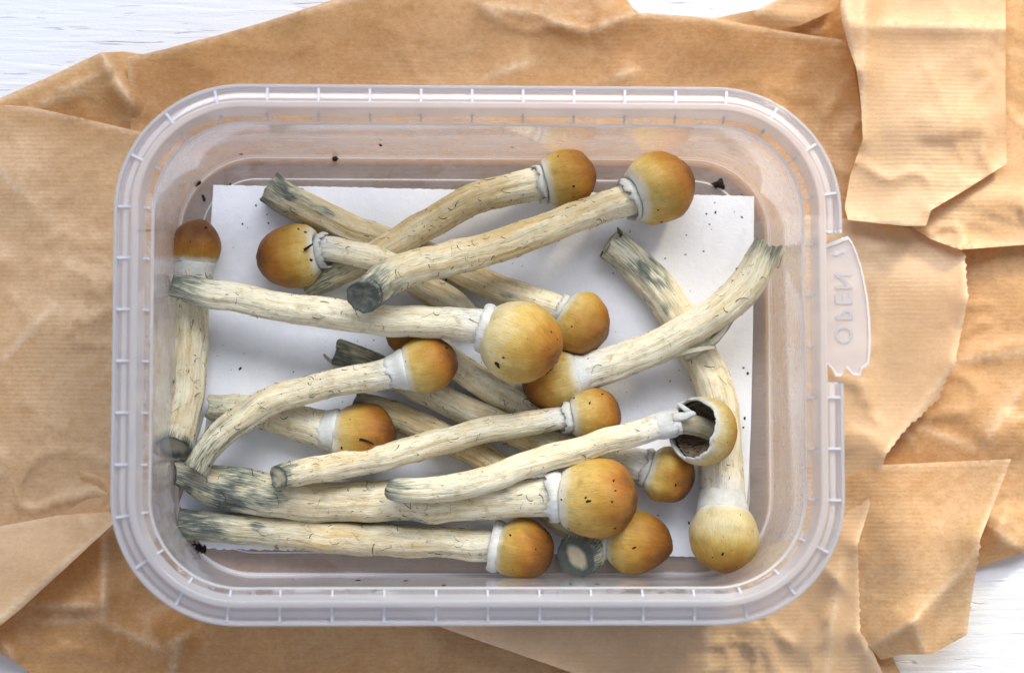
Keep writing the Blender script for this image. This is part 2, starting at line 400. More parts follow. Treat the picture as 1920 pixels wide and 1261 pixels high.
# ------------------------------------------------------------------ paper
def seg_dist(pts, a, b):
    a = np.array(a, float); b = np.array(b, float); ab = b - a
    t = np.clip(((pts - a) @ ab) / (ab @ ab), 0, 1)
    d = np.linalg.norm(pts - (a + t[:, None] * ab), axis=1)
    return d, t
def foot_mask(pts):
    """0 where the tub stands, 1 well outside (photograph pixels at table level)"""
    cx, cy = 897, 691
    dx = np.abs(pts[:, 0] - cx) - 590; dy = np.abs(pts[:, 1] - cy) - 425
    d = np.maximum(dx, dy)
    return smooth01((d + 20) / 80.0)
def paper_piece(name, parent, outline, layer, folds=(), bumps=(), torn=(), seed=1, ncre=10, camp=0.7, spacing=8.0, crum=1.3, side=0.0):
    rng = random.Random(seed)
    ol = []
    n = len(outline)
    for i in range(n):
        a = outline[i]; b = outline[(i + 1) % n]
        L = math.hypot(b[0] - a[0], b[1] - a[1]); k = max(1, int(L / 7))
        nx, ny = -(b[1] - a[1]) / (L + 1e-9), (b[0] - a[0]) / (L + 1e-9)
        for q in range(k):
            s = q / k
            j = 0.0
            if i in torn and 0 < q:
                j = (2.6 if q % 2 else -2.6) * rng.uniform(0.4, 1.0) + rng.uniform(-1.2, 1.2)
            elif q:
                j = rng.uniform(-0.35, 0.35)
            ol.append((a[0] + (b[0] - a[0]) * s + nx * j, a[1] + (b[1] - a[1]) * s + ny * j))
    pts = [Vector(p) for p in ol]
    edges = [(i, (i + 1) % len(ol)) for i in range(len(ol))]
    xs = [p[0] for p in ol]; ys = [p[1] for p in ol]
    x0, x1, y0, y1 = min(xs), max(xs), min(ys), max(ys)
    # constrained fold lines keep their kink
    for f in folds:
        (ax, ay), (bx, by) = f[0], f[1]
        L = math.hypot(bx - ax, by - ay); k = max(2, int(L / 8)); last = None
        for q in range(k + 1):
            s = q / k
            pts.append(Vector((ax + (bx - ax) * s, ay + (by - ay) * s)))
            if last is not None: edges.append((last, len(pts) - 1))
            last = len(pts) - 1
    y = y0 + spacing
    while y < y1:
        x = x0 + spacing
        while x < x1:
            coarse = (380 < x < 1420 and 360 < y < 1010)
            if not coarse or (int(x / spacing) % 4 == 0 and int(y / spacing) % 4 == 0):
                pts.append(Vector((x + rng.uniform(-2.5, 2.5), y + rng.uniform(-2.5, 2.5))))
            x += spacing
        y += spacing
    v2, e2, f2, *_ = delaunay_2d_cdt(pts, edges, [list(range(len(ol)))], 1, 0.05)
    A = np.array([(p[0], p[1]) for p in v2])
    m = foot_mask(A)
    z = np.zeros(len(A)); wear = np.zeros(len(A))
    for f in folds:
        d, t = seg_dist(A, f[0], f[1]); d = np.sqrt(d * d + 36.0) - 6.0
        amp, wd = f[2], f[3]
        taper = 1.0 if len(f) > 4 and f[4] else np.sin(np.clip(t, 0.04, 0.96) * math.pi) ** 0.5
        z += amp * np.exp(-d / wd) * taper
        wear = np.maximum(wear, np.exp(-(d / 4.0) ** 2) * 0.5 * taper)
    for (bx, by, rx, ry, amp) in bumps:
        z += amp * np.exp(-((A[:, 0] - bx) / rx) ** 2 - ((A[:, 1] - by) / ry) ** 2)
    for q in range(ncre):
        cx, cy = rng.uniform(x0, x1), rng.uniform(y0, y1); an = rng.uniform(0, math.pi); L = rng.uniform(60, 260)
        a = (cx - math.cos(an) * L / 2, cy - math.sin(an) * L / 2); b = (cx + math.cos(an) * L / 2, cy + math.sin(an) * L / 2)
        d, t = seg_dist(A, a, b)
        z += rng.uniform(0.15, 1.0) * camp * np.exp(-d / rng.uniform(10, 45)) * np.sin(np.clip(t, 0.02, 0.98) * math.pi)
    q3 = np.column_stack([A[:, 0] / 160, A[:, 1] / 160, np.full(len(A), seed * 3.7)])
    z += (fbm(q3, seed, 3) + 0.5) * 0.9
    wv = fbm(q3 * 1.3 + 5, seed + 2, 2)
    qa = np.column_stack([A[:, 0] / 95 + wv * 1.1, A[:, 1] / 75 - wv * 0.9, np.full(len(A), seed * 1.9)])
    cr = (1 - np.abs(vnoise(qa, seed + 5))) ** 3 * smooth01(vnoise(q3 * 1.1 + 9, seed + 8) * 1.4 + 0.35)
    qb = qa * 2.3 + 3
    cr2 = (1 - np.abs(vnoise(qb, seed + 6))) ** 2 * smooth01(vnoise(q3 * 1.6 + 19, seed + 4) * 1.6 + 0.2)
    z += 1.5 * cr * crum + 0.5 * cr2 * crum
    z = np.maximum(z, -0.35) * m
    under = 2.3 + 0.25 * layer
    zz = (under * (1 - m) + layer * m + z) * 0.001
    V = [P(a[0], a[1], h) for a, h in zip(A, zz)]
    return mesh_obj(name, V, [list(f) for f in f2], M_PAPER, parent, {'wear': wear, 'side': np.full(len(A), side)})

def build_paper():
    root = empty('wrapping_paper', P(900, 690, 0.0), 'crumpled brown kraft wrapping paper with torn edges spread under the tub', 'paper')
    paper_piece('bottom_sheet', root,
        [(-120, 235), (0, 184), (100, 140), (188, 99), (232, 97), (274, 102), (350, 81), (450, 56), (560, 21), (640, -5), (800, -45),
         (1150, -45), (1176, 6), (1196, 24), (1290, 30), (1345, 36), (1420, 20), (1500, -6), (1560, -60), (1840, -60), (1845, 330), (2010, 340), (2010, 1005),
         (1920, 1036), (1850, 1058), (1790, 1080), (1700, 1150), (1655, 1195), (1690, 1265), (1690, 1330), (110, 1330), (62, 1263), (0, 1222), (-120, 1180)],
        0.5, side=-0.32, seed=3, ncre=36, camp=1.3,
        folds=[((0, 190), (190, 100), 3.0, 40, True), ((190, 100), (245, 190), 4.5, 35, True), ((190, 100), (205, 145), 3.0, 22),
               ((205, 145), (245, 195), 3.5, 25), ((95, 178), (200, 135), 3.0, 20), ((60, 200), (190, 160), 2.0, 30),
               ((195, 1000), (192, 1165), 7.0, 45, True), ((65, 1132), (190, 1138), 5.0, 28), ((60, 1165), (192, 1158), -3.0, 25), ((192, 1165), (330, 1225), 2.0, 50),
               ((370, 1178), (300, 1215), 6.0, 26), ((335, 1200), (318, 1275), 7.5, 32, True), ((0, 1190), (30, 1250), 6.0, 25),
               ((1790, 676), (1930, 660), 1.3, 40, True), ((1700, 790), (1835, 845), 1.6, 40), ((1835, 845), (1920, 720), 1.2, 40),
               ((1850, 985), (1930, 1035), 5.0, 40), ((1840, 960), (1900, 985), 3.0, 30), ((1660, 760), (1720, 840), 1.5, 30),
               ((1886, -50), (1886, 320), 1.0, 60, True)],
        bumps=[(1900, 560, 120, 120, 2.5), (1880, 800, 120, 90, 2.5)])
    paper_piece('lifted_sheet', root,
        [(1850, -60), (2030, -60), (2030, 330), (1940, 350), (1850, 340)],
        3.6, side=0.1, seed=41, ncre=8, camp=0.9, bumps=[(2010, -90, 95, 260, 5)])
    paper_piece('upper_sheet', root,
        [(236, 108), (274, 104), (350, 83), (450, 58), (560, 23), (640, -3), (800, -40), (1150, -40), (1192, 24), (1290, 31), (1345, 40),
         (1420, 52), (1500, 64), (1585, 76), (1604, 140), (1614, 210), (1640, 330), (1640, 430), (240, 430), (246, 200)],
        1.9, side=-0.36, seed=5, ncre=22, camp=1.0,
        folds=[((240, 108), (350, 83), 4.5, 70, True), ((350, 83), (560, 23), 6.5, 80, True), ((560, 23), (800, -40), 7, 90, True),
               ((1192, 26), (1345, 40), 5.0, 60, True), ((1345, 40), (1585, 76), 6.0, 60, True),
               ((240, 110), (246, 200), 2.5, 25, True), ((890, 5), (1010, 28), 3.0, 26), ((1010, 28), (1100, 60), 4.0, 22), ((1100, 60), (1190, 26), 4.0, 25),
               ((890, 5), (950, 40), 2.0, 22), ((910, 145), (1010, 110), 1.2, 30), ((1140, 150), (1200, 130), 1.5, 20)],
        bumps=[(760, 60, 160, 50, 1.2), (1350, 90, 130, 40, 1.2)])
    paper_piece('left_sheet', root,
        [(-120, 205), (14, 197), (60, 201), (130, 216), (262, 247), (420, 300), (420, 1010), (205, 985), (110, 990), (0, 1004), (-120, 1020)],
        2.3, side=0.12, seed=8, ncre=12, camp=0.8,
        folds=[((14, 197), (130, 216), 2.5, 35, True), ((130, 216), (262, 247), 2.0, 35, True), ((-10, 690), (110, 560), 2.0, 50), ((-20, 300), (60, 380), 1.5, 60)],
        bumps=[(60, 330, 90, 70, 2.0), (30, 800, 100, 160, 2.0), (130, 620, 70, 130, 1.5)])
    paper_piece('corner_flap', root,
        [(-120, 1008), (0, 986), (60, 977), (95, 976), (112, 965), (150, 962), (205, 959), (216, 978), (160, 1030), (100, 1085), (40, 1140), (0, 1172), (-120, 1260)],
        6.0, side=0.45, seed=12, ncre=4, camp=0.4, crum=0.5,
        folds=[((0, 986), (112, 965), 1.0, 30, True), ((216, 978), (-120, 1260), 9.0, 75, True), ((150, 962), (165, 990), 1.2, 15)], bumps=[(60, 1050, 90, 50, 2.5)])
    paper_piece('lower_flap', root,
        [(1560, 905), (1655, 871), (1780, 866), (1896, 860), (1878, 885), (1862, 905), (1848, 950), (1838, 1010), (1832, 1060), (1823, 1110),
         (1812, 1190), (1745, 1226), (1690, 1226), (1652, 1236), (1630, 1212), (1560, 1150)],
        3.4, side=0.05, seed=15, ncre=4, camp=0.6, torn=(3, 4, 5, 6, 7, 8, 9),
        folds=[((1896, 860), (1838, 1010), 8.0, 60, True), ((1838, 1010), (1812, 1190), 6.0, 60, True), ((1712, 1165), (1830, 1040), 4.0, 40, True),
               ((1630, 1212), (1712, 1165), 3.5, 22), ((1712, 1165), (1735, 1225), 3.5, 25, True), ((1655, 871), (1896, 860), 3.0, 60, True)],
        bumps=[(1690, 1010, 70, 130, 6.0)])
    paper_piece('torn_sheet', root,
        [(560, 1012), (700, 1110), (835, 1178), (960, 1221), (1090, 1266), (1180, 1330), (1640, 1330), (1655, 1262), (1634, 1214), (1612, 1180), (1608, 1020),
         (1622, 965), (1640, 900), (1662, 850), (1700, 802), (1758, 750), (1790, 680), (1815, 560), (1808, 475), (1740, 432), (1590, 410), (1480, 400), (1380, 430), (1350, 900), (1000, 1000)],
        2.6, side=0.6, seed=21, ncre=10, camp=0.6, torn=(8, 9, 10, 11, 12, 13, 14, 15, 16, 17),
        folds=[((835, 1178), (1090, 1266), 3.2, 45, True), ((1325, 1178), (1330, 1330), 1.6, 26, True), ((1612, 1180), (1608, 1020), 2.5, 30, True),
               ((1608, 1020), (1662, 850), 3.5, 35, True), ((1662, 850), (1790, 680), 3.5, 45, True), ((1790, 680), (1815, 560), 4.0, 60, True),
               ((1815, 560), (1808, 475), 4.0, 60, True), ((1575, 1060), (1540, 1330), 2.0, 30, True), ((1610, 1190), (1650, 1260), 2.5, 25, True), ((1545, 1060), (1590, 1110), 1.5, 16)],
        bumps=[(1720, 560, 70, 120, 2.0), (1690, 480, 100, 30, -1.0), (1600, 800, 50, 120, 0.6)])
    paper_piece('rolled_edge', root,
        [(1340, 34), (1420, 18), (1500, -8), (1560, -55), (1602, -55), (1566, 18), (1500, 48), (1462, 54), (1400, 46)],
        5.0, side=0.4, seed=25, ncre=2, camp=0.4, folds=[((1420, 18), (1560, -50), 4.0, 25, True)], bumps=[(1470, 30, 60, 20, 2)])
    paper_piece('right_sheet', root,
        [(1690, 330), (1850, 260), (2010, 200), (2010, 452), (1920, 459), (1860, 461), (1800, 468), (1745, 448), (1700, 420)],
        5.4, side=0.25, seed=27, ncre=6, camp=0.6, folds=[((1800, 468), (2010, 452), 2.0, 30, True), ((1745, 448), (1800, 468), 2.0, 20, True)], bumps=[(1860, 380, 80, 50, 2)])
    paper_piece('corner_fold', root,
        [(1572, -50), (1578, 40), (1592, 90), (1606, 130), (1614, 190), (1618, 260), (1594, 330), (1584, 390), (1590, 412), (1650, 419), (1700, 424),
         (1736, 423), (1746, 394), (1800, 362), (1850, 331), (1887, 307), (1885, 150), (1886, -50)],
        7.4, side=0.55, seed=31, ncre=8, camp=0.5,
        folds=[((1600, 48), (1886, 54), 2.2, 22, True), ((1622, -50), (1616, 260), 2.5, 22, True), ((1572, -50), (1606, 130), 4.0, 30, True),
               ((1590, 412), (1736, 423), 2.0, 25, True), ((1746, 394), (1887, 307), 2.0, 25, True)],
        bumps=[(1750, 220, 110, 110, 2.0)])
build_paper()

# ------------------------------------------------------------------ tub
_l, _r, _t, _b = P(205.5, 660, ZRIM), P(1587, 660, ZRIM), P(900, 155, ZRIM), P(900, 1175, ZRIM)
TCX, TCY = (_l.x + _r.x) / 2, (_t.y + _b.y) / 2
THX, THY, TR = (_r.x - _l.x) / 2, (_t.y - _b.y) / 2, 242 * MPP
def rrect(off_px, ncorner=22, nx=40, ny=84):
    """rounded rectangle set in by off_px from the tub's outer edge; counter-clockwise from the right side's lower end"""
    o = off_px * MPP; hx, hy, r = THX - o, THY - o, max(TR - o, 0.001)
    pts = []; nrm = []
    def line(a, b, n, nn):
        for k in range(n):
            s = k / n; pts.append((a[0] + (b[0] - a[0]) * s, a[1] + (b[1] - a[1]) * s)); nrm.append(nn)
    def arc(cx, cy, a0, n):
        for k in range(n):
            an = a0 + math.pi / 2 * k / n
            pts.append((cx + r * math.cos(an), cy + r * math.sin(an))); nrm.append((math.cos(an), math.sin(an)))
    line((hx, -hy + r), (hx, hy - r), ny, (1, 0)); arc(hx - r, hy - r, 0, ncorner)
    line((hx - r, hy), (-hx + r, hy), nx, (0, 1)); arc(-hx + r, hy - r, math.pi / 2, ncorner)
    line((-hx, hy - r), (-hx, -hy + r), ny, (-1, 0)); arc(-hx + r, -hy + r, math.pi, ncorner)
    line((-hx + r, -hy), (hx - r, -hy), nx, (0, -1)); arc(hx - r, -hy + r, 1.5 * math.pi, ncorner)
    return np.array(pts) + (TCX, TCY), np.array(nrm)
def fillet(poly, r=0.35, n=3):
    """round the corners of an open (u px, z mm) polyline"""
    out = [poly[0]]
    for i in range(1, len(poly) - 1):
        a, b, c = (np.array((q[0] * MPP * 1000, q[1])) for q in (poly[i - 1], poly[i], poly[i + 1]))
        d1 = np.linalg.norm(a - b); d2 = np.linalg.norm(c - b); rr = min(r, d1 * 0.45, d2 * 0.45)
        p0 = b + (a - b) / d1 * rr; p1 = b + (c - b) / d2 * rr
        for k in range(n + 1):
            s = k / n; q = (1 - s) ** 2 * p0 + 2 * s * (1 - s) * b + s * s * p1
            out.append((q[0] / MPP / 1000, q[1]))
    out.append(poly[-1])
    return out
def loft(profile, index=None):
    V = []; m = None
    for (u, z) in profile:
        pts, _ = rrect(u)
        if index is not None: pts = pts[index]
        m = len(pts)
        V += [(p[0], p[1], ZRIM + z * 0.001) for p in pts]
    return V, m
def build_tub():
    root = empty('plastic_tub', (TCX, TCY, ZBOT), 'clear rectangular plastic food tub with milky ribbed rim, holding the mushrooms', 'tub')
    zf = (ZFLOOR - ZRIM) * 1000; zb = (ZBOT - ZRIM) * 1000
    inner = fillet([(36, -6.0), (36, 0), (50, 0), (60, -6.2), (69.5, -6.9), (72, -9), (81.6, zf + 2.0), (82.0, zf + 0.62), (86.2, zf + 0.74), (87.0, zf), (127, zf), (127.5, zf + 0.30), (130.0, zf + 0.36), (150, zf + 0.35)], 0.5, 4)
    outer = fillet([(150, zb + 0.35), (131, zb + 0.35), (128, zb), (84, zb), (78, zb + 2.0), (66, -8.2), (55, -7.2), (45, -1.1), (41.5, -1.1), (41.5, -6.0)], 0.6, 3)
    prof = inner
    V, m = loft(prof); F_ = grid_faces(len(prof), m)
    mi = []
    for i in range(len(prof) - 1):
        u = (prof[i][0] + prof[i + 1][0]) / 2
        mi += [1 if u < 58 else (3 if 68.6 < u < 72.3 else 0) if u < 81.9 else (3 if u < 86.9 or 126.8 < u < 130.2 else 2)] * m
    last = (len(prof) - 1) * m
    F_.append(tuple(last + j for j in range(m))); mi.append(2)
    mesh_obj('wall', V, F_, [M_WALL, M_RIM, M_FLOORP, M_EDGE], root, matidx=mi)
    # outside skin of the same wall
    V, m = loft(outer); F_ = [f[::-1] for f in grid_faces(len(outer), m)]
    mi = []
    for i in range(len(outer) - 1):
        u = (outer[i][0] + outer[i + 1][0]) / 2
        mi += [1 if u < 55 else (0 if u < 80 else 2)] * m
    F_.append(tuple(range(m))); mi.append(2)
    mesh_obj('outer_skin', V, F_, [M_SKIN, M_RING, M_SKIN], root, matidx=mi)
    # tamper ring outside the rim, interrupted at the tab
    pts, nrm = rrect(4)
    ytop, ybot = P(1587, 436, ZRIM).y, P(1587, 713, ZRIM).y
    m = len(pts)
    gap = [i for i in range(m) if nrm[i][0] > 0.999 and ybot < pts[i][1] < ytop]
    idx = [(gap[-1] + 1 + k) % m for k in range(m - len(gap))]
    ring = [(36.5, -3.4), (27.5, -3.4), (18.0, -3.70), (17.2, -4.5), (9.5, -4.5), (7.5, -3.2), (1.2, -3.2), (0, -6), (0.4, -10.5), (5.5, -10.5), (7.0, -6.6), (36.5, -6.3)]
    ring = fillet(ring, 0.22, 3)
    V, mm = loft(ring, idx)
    F_ = []
    for i in range(len(ring) - 1):
        for j in range(mm - 1):
            a = i * mm + j; F_.append((a, a + mm, a + mm + 1, a + 1))
    mi = []
    for i in range(len(ring) - 1):
        u = (ring[i][0] + ring[i + 1][0]) / 2
        mi += [1 if u > 10.5 and not 17 <= u <= 28 else 0] * (mm - 1)
    F_.append(tuple(i * mm for i in range(len(ring)))); F_.append(tuple(i * mm + mm - 1 for i in range(len(ring)))[::-1]); mi += [0, 0]
    mesh_obj('outer_ring', V, F_, [M_RIM, M_RING], root, matidx=mi)
    # ribs bridging the channel and short ribs on the inner face of the rim
    pts, nrm = rrect(20); pin, _ = rrect(58)
    seg = np.linalg.norm(np.roll(pts, -1, 0) - pts, axis=1); cum = np.concatenate([[0], np.cumsum(seg)]); tot = cum[-1]
    nr = 44; step = tot / nr
    def at(arr, s):
        s = s % tot; i = int(np.searchsorted(cum, s, 'right') - 1); t = (s - cum[i]) / seg[i]
        q = arr[i] * (1 - t) + arr[(i + 1) % len(arr)] * t
        return q
    def ribmesh(name, poly, th):
        """poly in (out mm, z mm), thickness th mm"""
        v = [(a * 0.001, -th * 0.0005, b * 0.001) for a, b in poly] + [(a * 0.001, th * 0.0005, b * 0.001) for a, b in poly]
        n = len(poly); f = [tuple(range(n)), tuple(range(2 * n - 1, n - 1, -1))] + [(i, i + n, (i + 1) % n + n, (i + 1) % n) for i in range(n)]
        me = bpy.data.meshes.new(name); me.from_pydata(v, [], f); me.materials.append(M_RIB); return me
    k = MPP * 1000
    me1 = ribmesh('rib', [(-16.2 * k, -3.3), (11.5 * k, -4.4), (11.5 * k, -3.0), (-15.9 * k, -2.5)], 0.62)
    me2 = ribmesh('inner_rib', [(5.0 * k, -3.4), (-9.5 * k, -5.5), (-9.5 * k, -6.7), (-2 * k, -6.4)], 0.5)
    base = np.array([TCX, TCY, ZBOT])
    ny = 0
    # phase so that a rib falls at the photograph's x = 693 on the far side
    tgt = P(693, 175, ZRIM).x
    top_i = min((i for i in range(len(pts)) if nrm[i][1] > 0.999), key=lambda i: abs(pts[i][0] - tgt))
    s0 = cum[top_i] + (pts[top_i][0] - tgt)
    for q in range(nr):
        s = s0 + q * step
        c = at(pts, s); nn = at(nrm, s); c2 = at(pin, s)
        ang = math.atan2(nn[1], nn[0])
        if not (nn[0] > 0.99 and ybot - 0.001 < c[1] < ytop + 0.001):
            o = bpy.data.objects.new('rib', me1); COL.objects.link(o); o.parent = root
            o.location = (c[0] - base[0], c[1] - base[1], ZRIM - base[2]); o.rotation_euler = (0, 0, ang)
        o = bpy.data.objects.new('inner_rib', me2); COL.objects.link(o); o.parent = root
        o.location = (c2[0] - base[0], c2[1] - base[1], ZRIM - base[2]); o.rotation_euler = (0, 0, ang)
    # opening tab
    zt = ZRIM - 0.0062
    out = [(1545, 460), (1566, 451), (1578, 446), (1590, 443), (1597, 452), (1606, 472), (1614, 495), (1621, 525), (1627, 558), (1631, 595), (1632.5, 630), (1632, 660),
           (1629, 684), (1622, 690), (1617, 692), (1613, 705), (1600, 704), (1593, 697), (1587, 690), (1582, 700), (1576, 706), (1566, 706), (1560, 692), (1545, 676)]
    c = np.mean(np.array(out), axis=0)
    rings = [(1.0, -1.2), (1.0, 0.2), (0.97, 0.5), (0.89, 0.5), (0.85, 0.1), (0.82, 0.0)]
    V = []; n = len(out)
    for s, dz in rings:
        for (x, y) in out:
            xx = x + (c[0] - x) * (1 - s) if x > 1560 else x
            yy = y + (c[1] - y) * (1 - s) * 0.35
            V.append(P(xx, yy, zt + dz * 0.001))
    F_ = [f[::-1] for f in grid_faces(len(rings), n)]
    F_.append(tuple(range(n))); F_.append(tuple(range((len(rings) - 1) * n, len(rings) * n))[::-1])
    tab = mesh_obj('tab', V, F_, [M_TAB, M_EDGE], root, smooth=False, matidx=[1] * (n * 3) + [0] * (n * 2 + 2))
    tag(tab, 'milky pull tab embossed with the word OPEN')
    # embossed lettering: reads upwards, mirrored, raised on the tab
    def letters(name, body, cx_px, cy_px, size_px):
        cu = bpy.data.curves.new(name, 'FONT'); cu.body = body; cu.size = size_px * MPP; cu.space_character = 1.28; cu.extrude = 0.00018; cu.bevel_depth = 0.00008; cu.align_x = 'CENTER'; cu.align_y = 'CENTER'
        tmp = bpy.data.objects.new(name, cu); COL.objects.link(tmp)
        bpy.context.view_layer.update()
        me = bpy.data.meshes.new_from_object(tmp.evaluated_get(bpy.context.evaluated_depsgraph_get()))
        bpy.data.objects.remove(tmp, do_unlink=True)
        me.materials.clear(); me.materials.append(M_TAB)
        q = P(cx_px, cy_px, zt + 0.0001)
        for v in me.vertices:
            x, y, z = v.co
            v.co = (q.x + y - base[0], q.y + x - base[1], q.z + z - base[2])
        me.flip_normals()
        me.name = name
        o = bpy.data.objects.new(name, me); COL.objects.link(o)
        o.parent = tab; o.matrix_parent_inverse = Matrix.Identity(4)
        return o
    letters('lettering', 'OPEN', 1580, 577, 46)
    arrow = [P(x, y, zt) for x, y in ((1560, 478), (1569, 470), (1570, 473), (1584, 468), (1584, 472), (1571, 477), (1573, 480))]
    V = [(p.x, p.y, p.z - 0.0001) for p in arrow] + [(p.x, p.y, p.z + 0.0003) for p in arrow]
    n = len(arrow)
    ar = mesh_obj('arrow_mark', V, [tuple(range(n))[::-1], tuple(range(n, 2 * n))] + [(i, (i + 1) % n, (i + 1) % n + n, i + n) for i in range(n)], M_TAB, root, smooth=False)
    ar.parent = tab
    return root
build_tub()

# ------------------------------------------------------------------ pad in the tub
def build_pad():
    ol = [(400, 347), (650, 351), (900, 357), (1150, 362), (1414, 368), (1412, 600), (1408, 800), (1396, 1042), (1290, 1043), (1000, 1037), (700, 1032), (500, 1030),
          (384, 1028), (362, 1000), (352, 970), (335, 945), (352, 900), (372, 750), (386, 560)]
    pts = []
    rng = random.Random(4)
    for i in range(len(ol)):
        a, b = ol[i], ol[(i + 1) % len(ol)]
        L = math.hypot(b[0] - a[0], b[1] - a[1]); k = max(1, int(L / 4))
        for q in range(k):
            j = rng.uniform(-1.0, 1.0) * (1.6 if i in (10, 11, 12) else 0.7)
            pts.append((a[0] + (b[0] - a[0]) * q / k, a[1] + (b[1] - a[1]) * q / k + j))
    n = len(pts); V = []
    for (ins, z) in ((0, ZFLOOR + 0.00042), (0.4, ZPAD - 0.00004), (2.0, ZPAD)):
        for x, y in pts:
            dx, dy = 880 - x, 690 - y; L = math.hypot(dx, dy)
            V.append(P(x + dx / L * ins, y + dy / L * ins, z))
    F_ = [f[::-1] for f in grid_faces(3, n)] + [tuple(range(2 * n, 3 * n))[::-1], tuple(range(n))]
    o = mesh_obj('absorbent_pad', V, F_, M_PAD, smooth=False)
    tag(o, 'white absorbent paper pad lying on the floor of the tub', 'pad')
build_pad()

# ------------------------------------------------------------------ mushrooms
def catmull(ctrl, n):
    c = np.array(ctrl, float)
    c = np.vstack([2 * c[0] - c[1], c, 2 * c[-1] - c[-2]])
    out = []
    per = 40
    for i in range(1, len(c) - 2):
        p0, p1, p2, p3 = c[i - 1], c[i], c[i + 1], c[i + 2]
        for k in range(per):
            t = k / per
            out.append(0.5 * ((2 * p1) + (-p0 + p2) * t + (2 * p0 - 5 * p1 + 4 * p2 - p3) * t * t + (-p0 + 3 * p1 - 3 * p2 + p3) * t ** 3))
    out.append(c[-2]); out = np.array(out)
    d = np.concatenate([[0], np.cumsum(np.linalg.norm(np.diff(out[:, :3], axis=0), axis=1))])
    s = np.linspace(0, d[-1], n)
    return np.column_stack([np.interp(s, d, out[:, k]) for k in range(out.shape[1])]), s
def frame(axis, hint=(0, 0, 1)):
    a = np.array(axis, float); a /= np.linalg.norm(a)
    h = np.array(hint, float); e1 = h - a * (h @ a)
    if np.linalg.norm(e1) < 0.1: h = np.array((0, 1, 0.0)); e1 = h - a * (h @ a)
    e1 /= np.linalg.norm(e1); e2 = np.cross(a, e1)
    return a, e1, e2
def swept(ctrl, seed, m=72, lump=0.10, ridge=0.05):
    """ctrl rows x,y,z,r; returns ring vertices (n,m,3), params"""
    L0 = sum(np.linalg.norm(np.array(ctrl[i + 1][:3]) - np.array(ctrl[i][:3])) for i in range(len(ctrl) - 1))
    n = max(24, int(L0 / 0.00055))
    C, s = catmull(ctrl, n)
    T = np.gradient(C[:, :3], axis=0); T /= np.linalg.norm(T, axis=1)[:, None]
    a, e1, e2 = frame(T[0]); E1 = [e1]
    for i in range(1, n):
        e = E1[-1] - T[i] * (E1[-1] @ T[i]); E1.append(e / np.linalg.norm(e))
    E1 = np.array(E1); E2 = np.cross(T, E1)
    th = np.linspace(0, 2 * math.pi, m, endpoint=False)
    ct, sn = np.cos(th)[None, :, None], np.sin(th)[None, :, None]
    dirs = ct * E1[:, None, :] + sn * E2[:, None, :]
    smm = s * 1000
    q = np.stack([np.broadcast_to(np.cos(th) * 1.1, (n, m)), np.broadcast_to(np.sin(th) * 1.1, (n, m)), np.broadcast_to((smm * 0.11)[:, None], (n, m))], -1) + seed * 9.1
    q2 = np.stack([np.broadcast_to(np.cos(th) * 5.5, (n, m)), np.broadcast_to(np.sin(th) * 5.5, (n, m)), np.broadcast_to((smm * 0.07)[:, None], (n, m))], -1) + seed * 3.3
    q3 = np.stack([np.broadcast_to(np.cos(th) * 2.6, (n, m)), np.broadcast_to(np.sin(th) * 2.6, (n, m)), np.broadcast_to((smm * 0.03)[:, None], (n, m))], -1) + seed * 5.3
    rr = C[:, 3][:, None] * (1 + lump * fbm(q, 1, 2) + ridge * fbm(q2, 2, 2) + ridge * 1.1 * fbm(q3, 4, 1))
    wob = fbm(np.column_stack([smm * 0.10, np.full(n, seed * 7.7), np.zeros(n)]), 21, 2)
    wob2 = fbm(np.column_stack([smm * 0.10, np.full(n, seed * 5.1), np.ones(n)]), 23, 2)
    fade = np.minimum(1, np.minimum(s, s[-1] - s) / 0.006)
    V = C[:, None, :3] + dirs * rr[..., None] + (E1 * (wob * fade * 0.0007)[:, None] + E2 * (wob2 * fade * 0.0007)[:, None])[:, None, :]
    return C, s, T, E1, E2, th, dirs, rr, V
def fib_attr(s, th, r_mm, seed):
    n, m = len(s), len(th)
    return np.stack([np.broadcast_to(np.cos(th) * r_mm, (n, m)), np.broadcast_to(np.sin(th) * r_mm, (n, m)), np.broadcast_to((s * 1000 * 0.07)[:, None], (n, m))], -1) + seed * 13.7

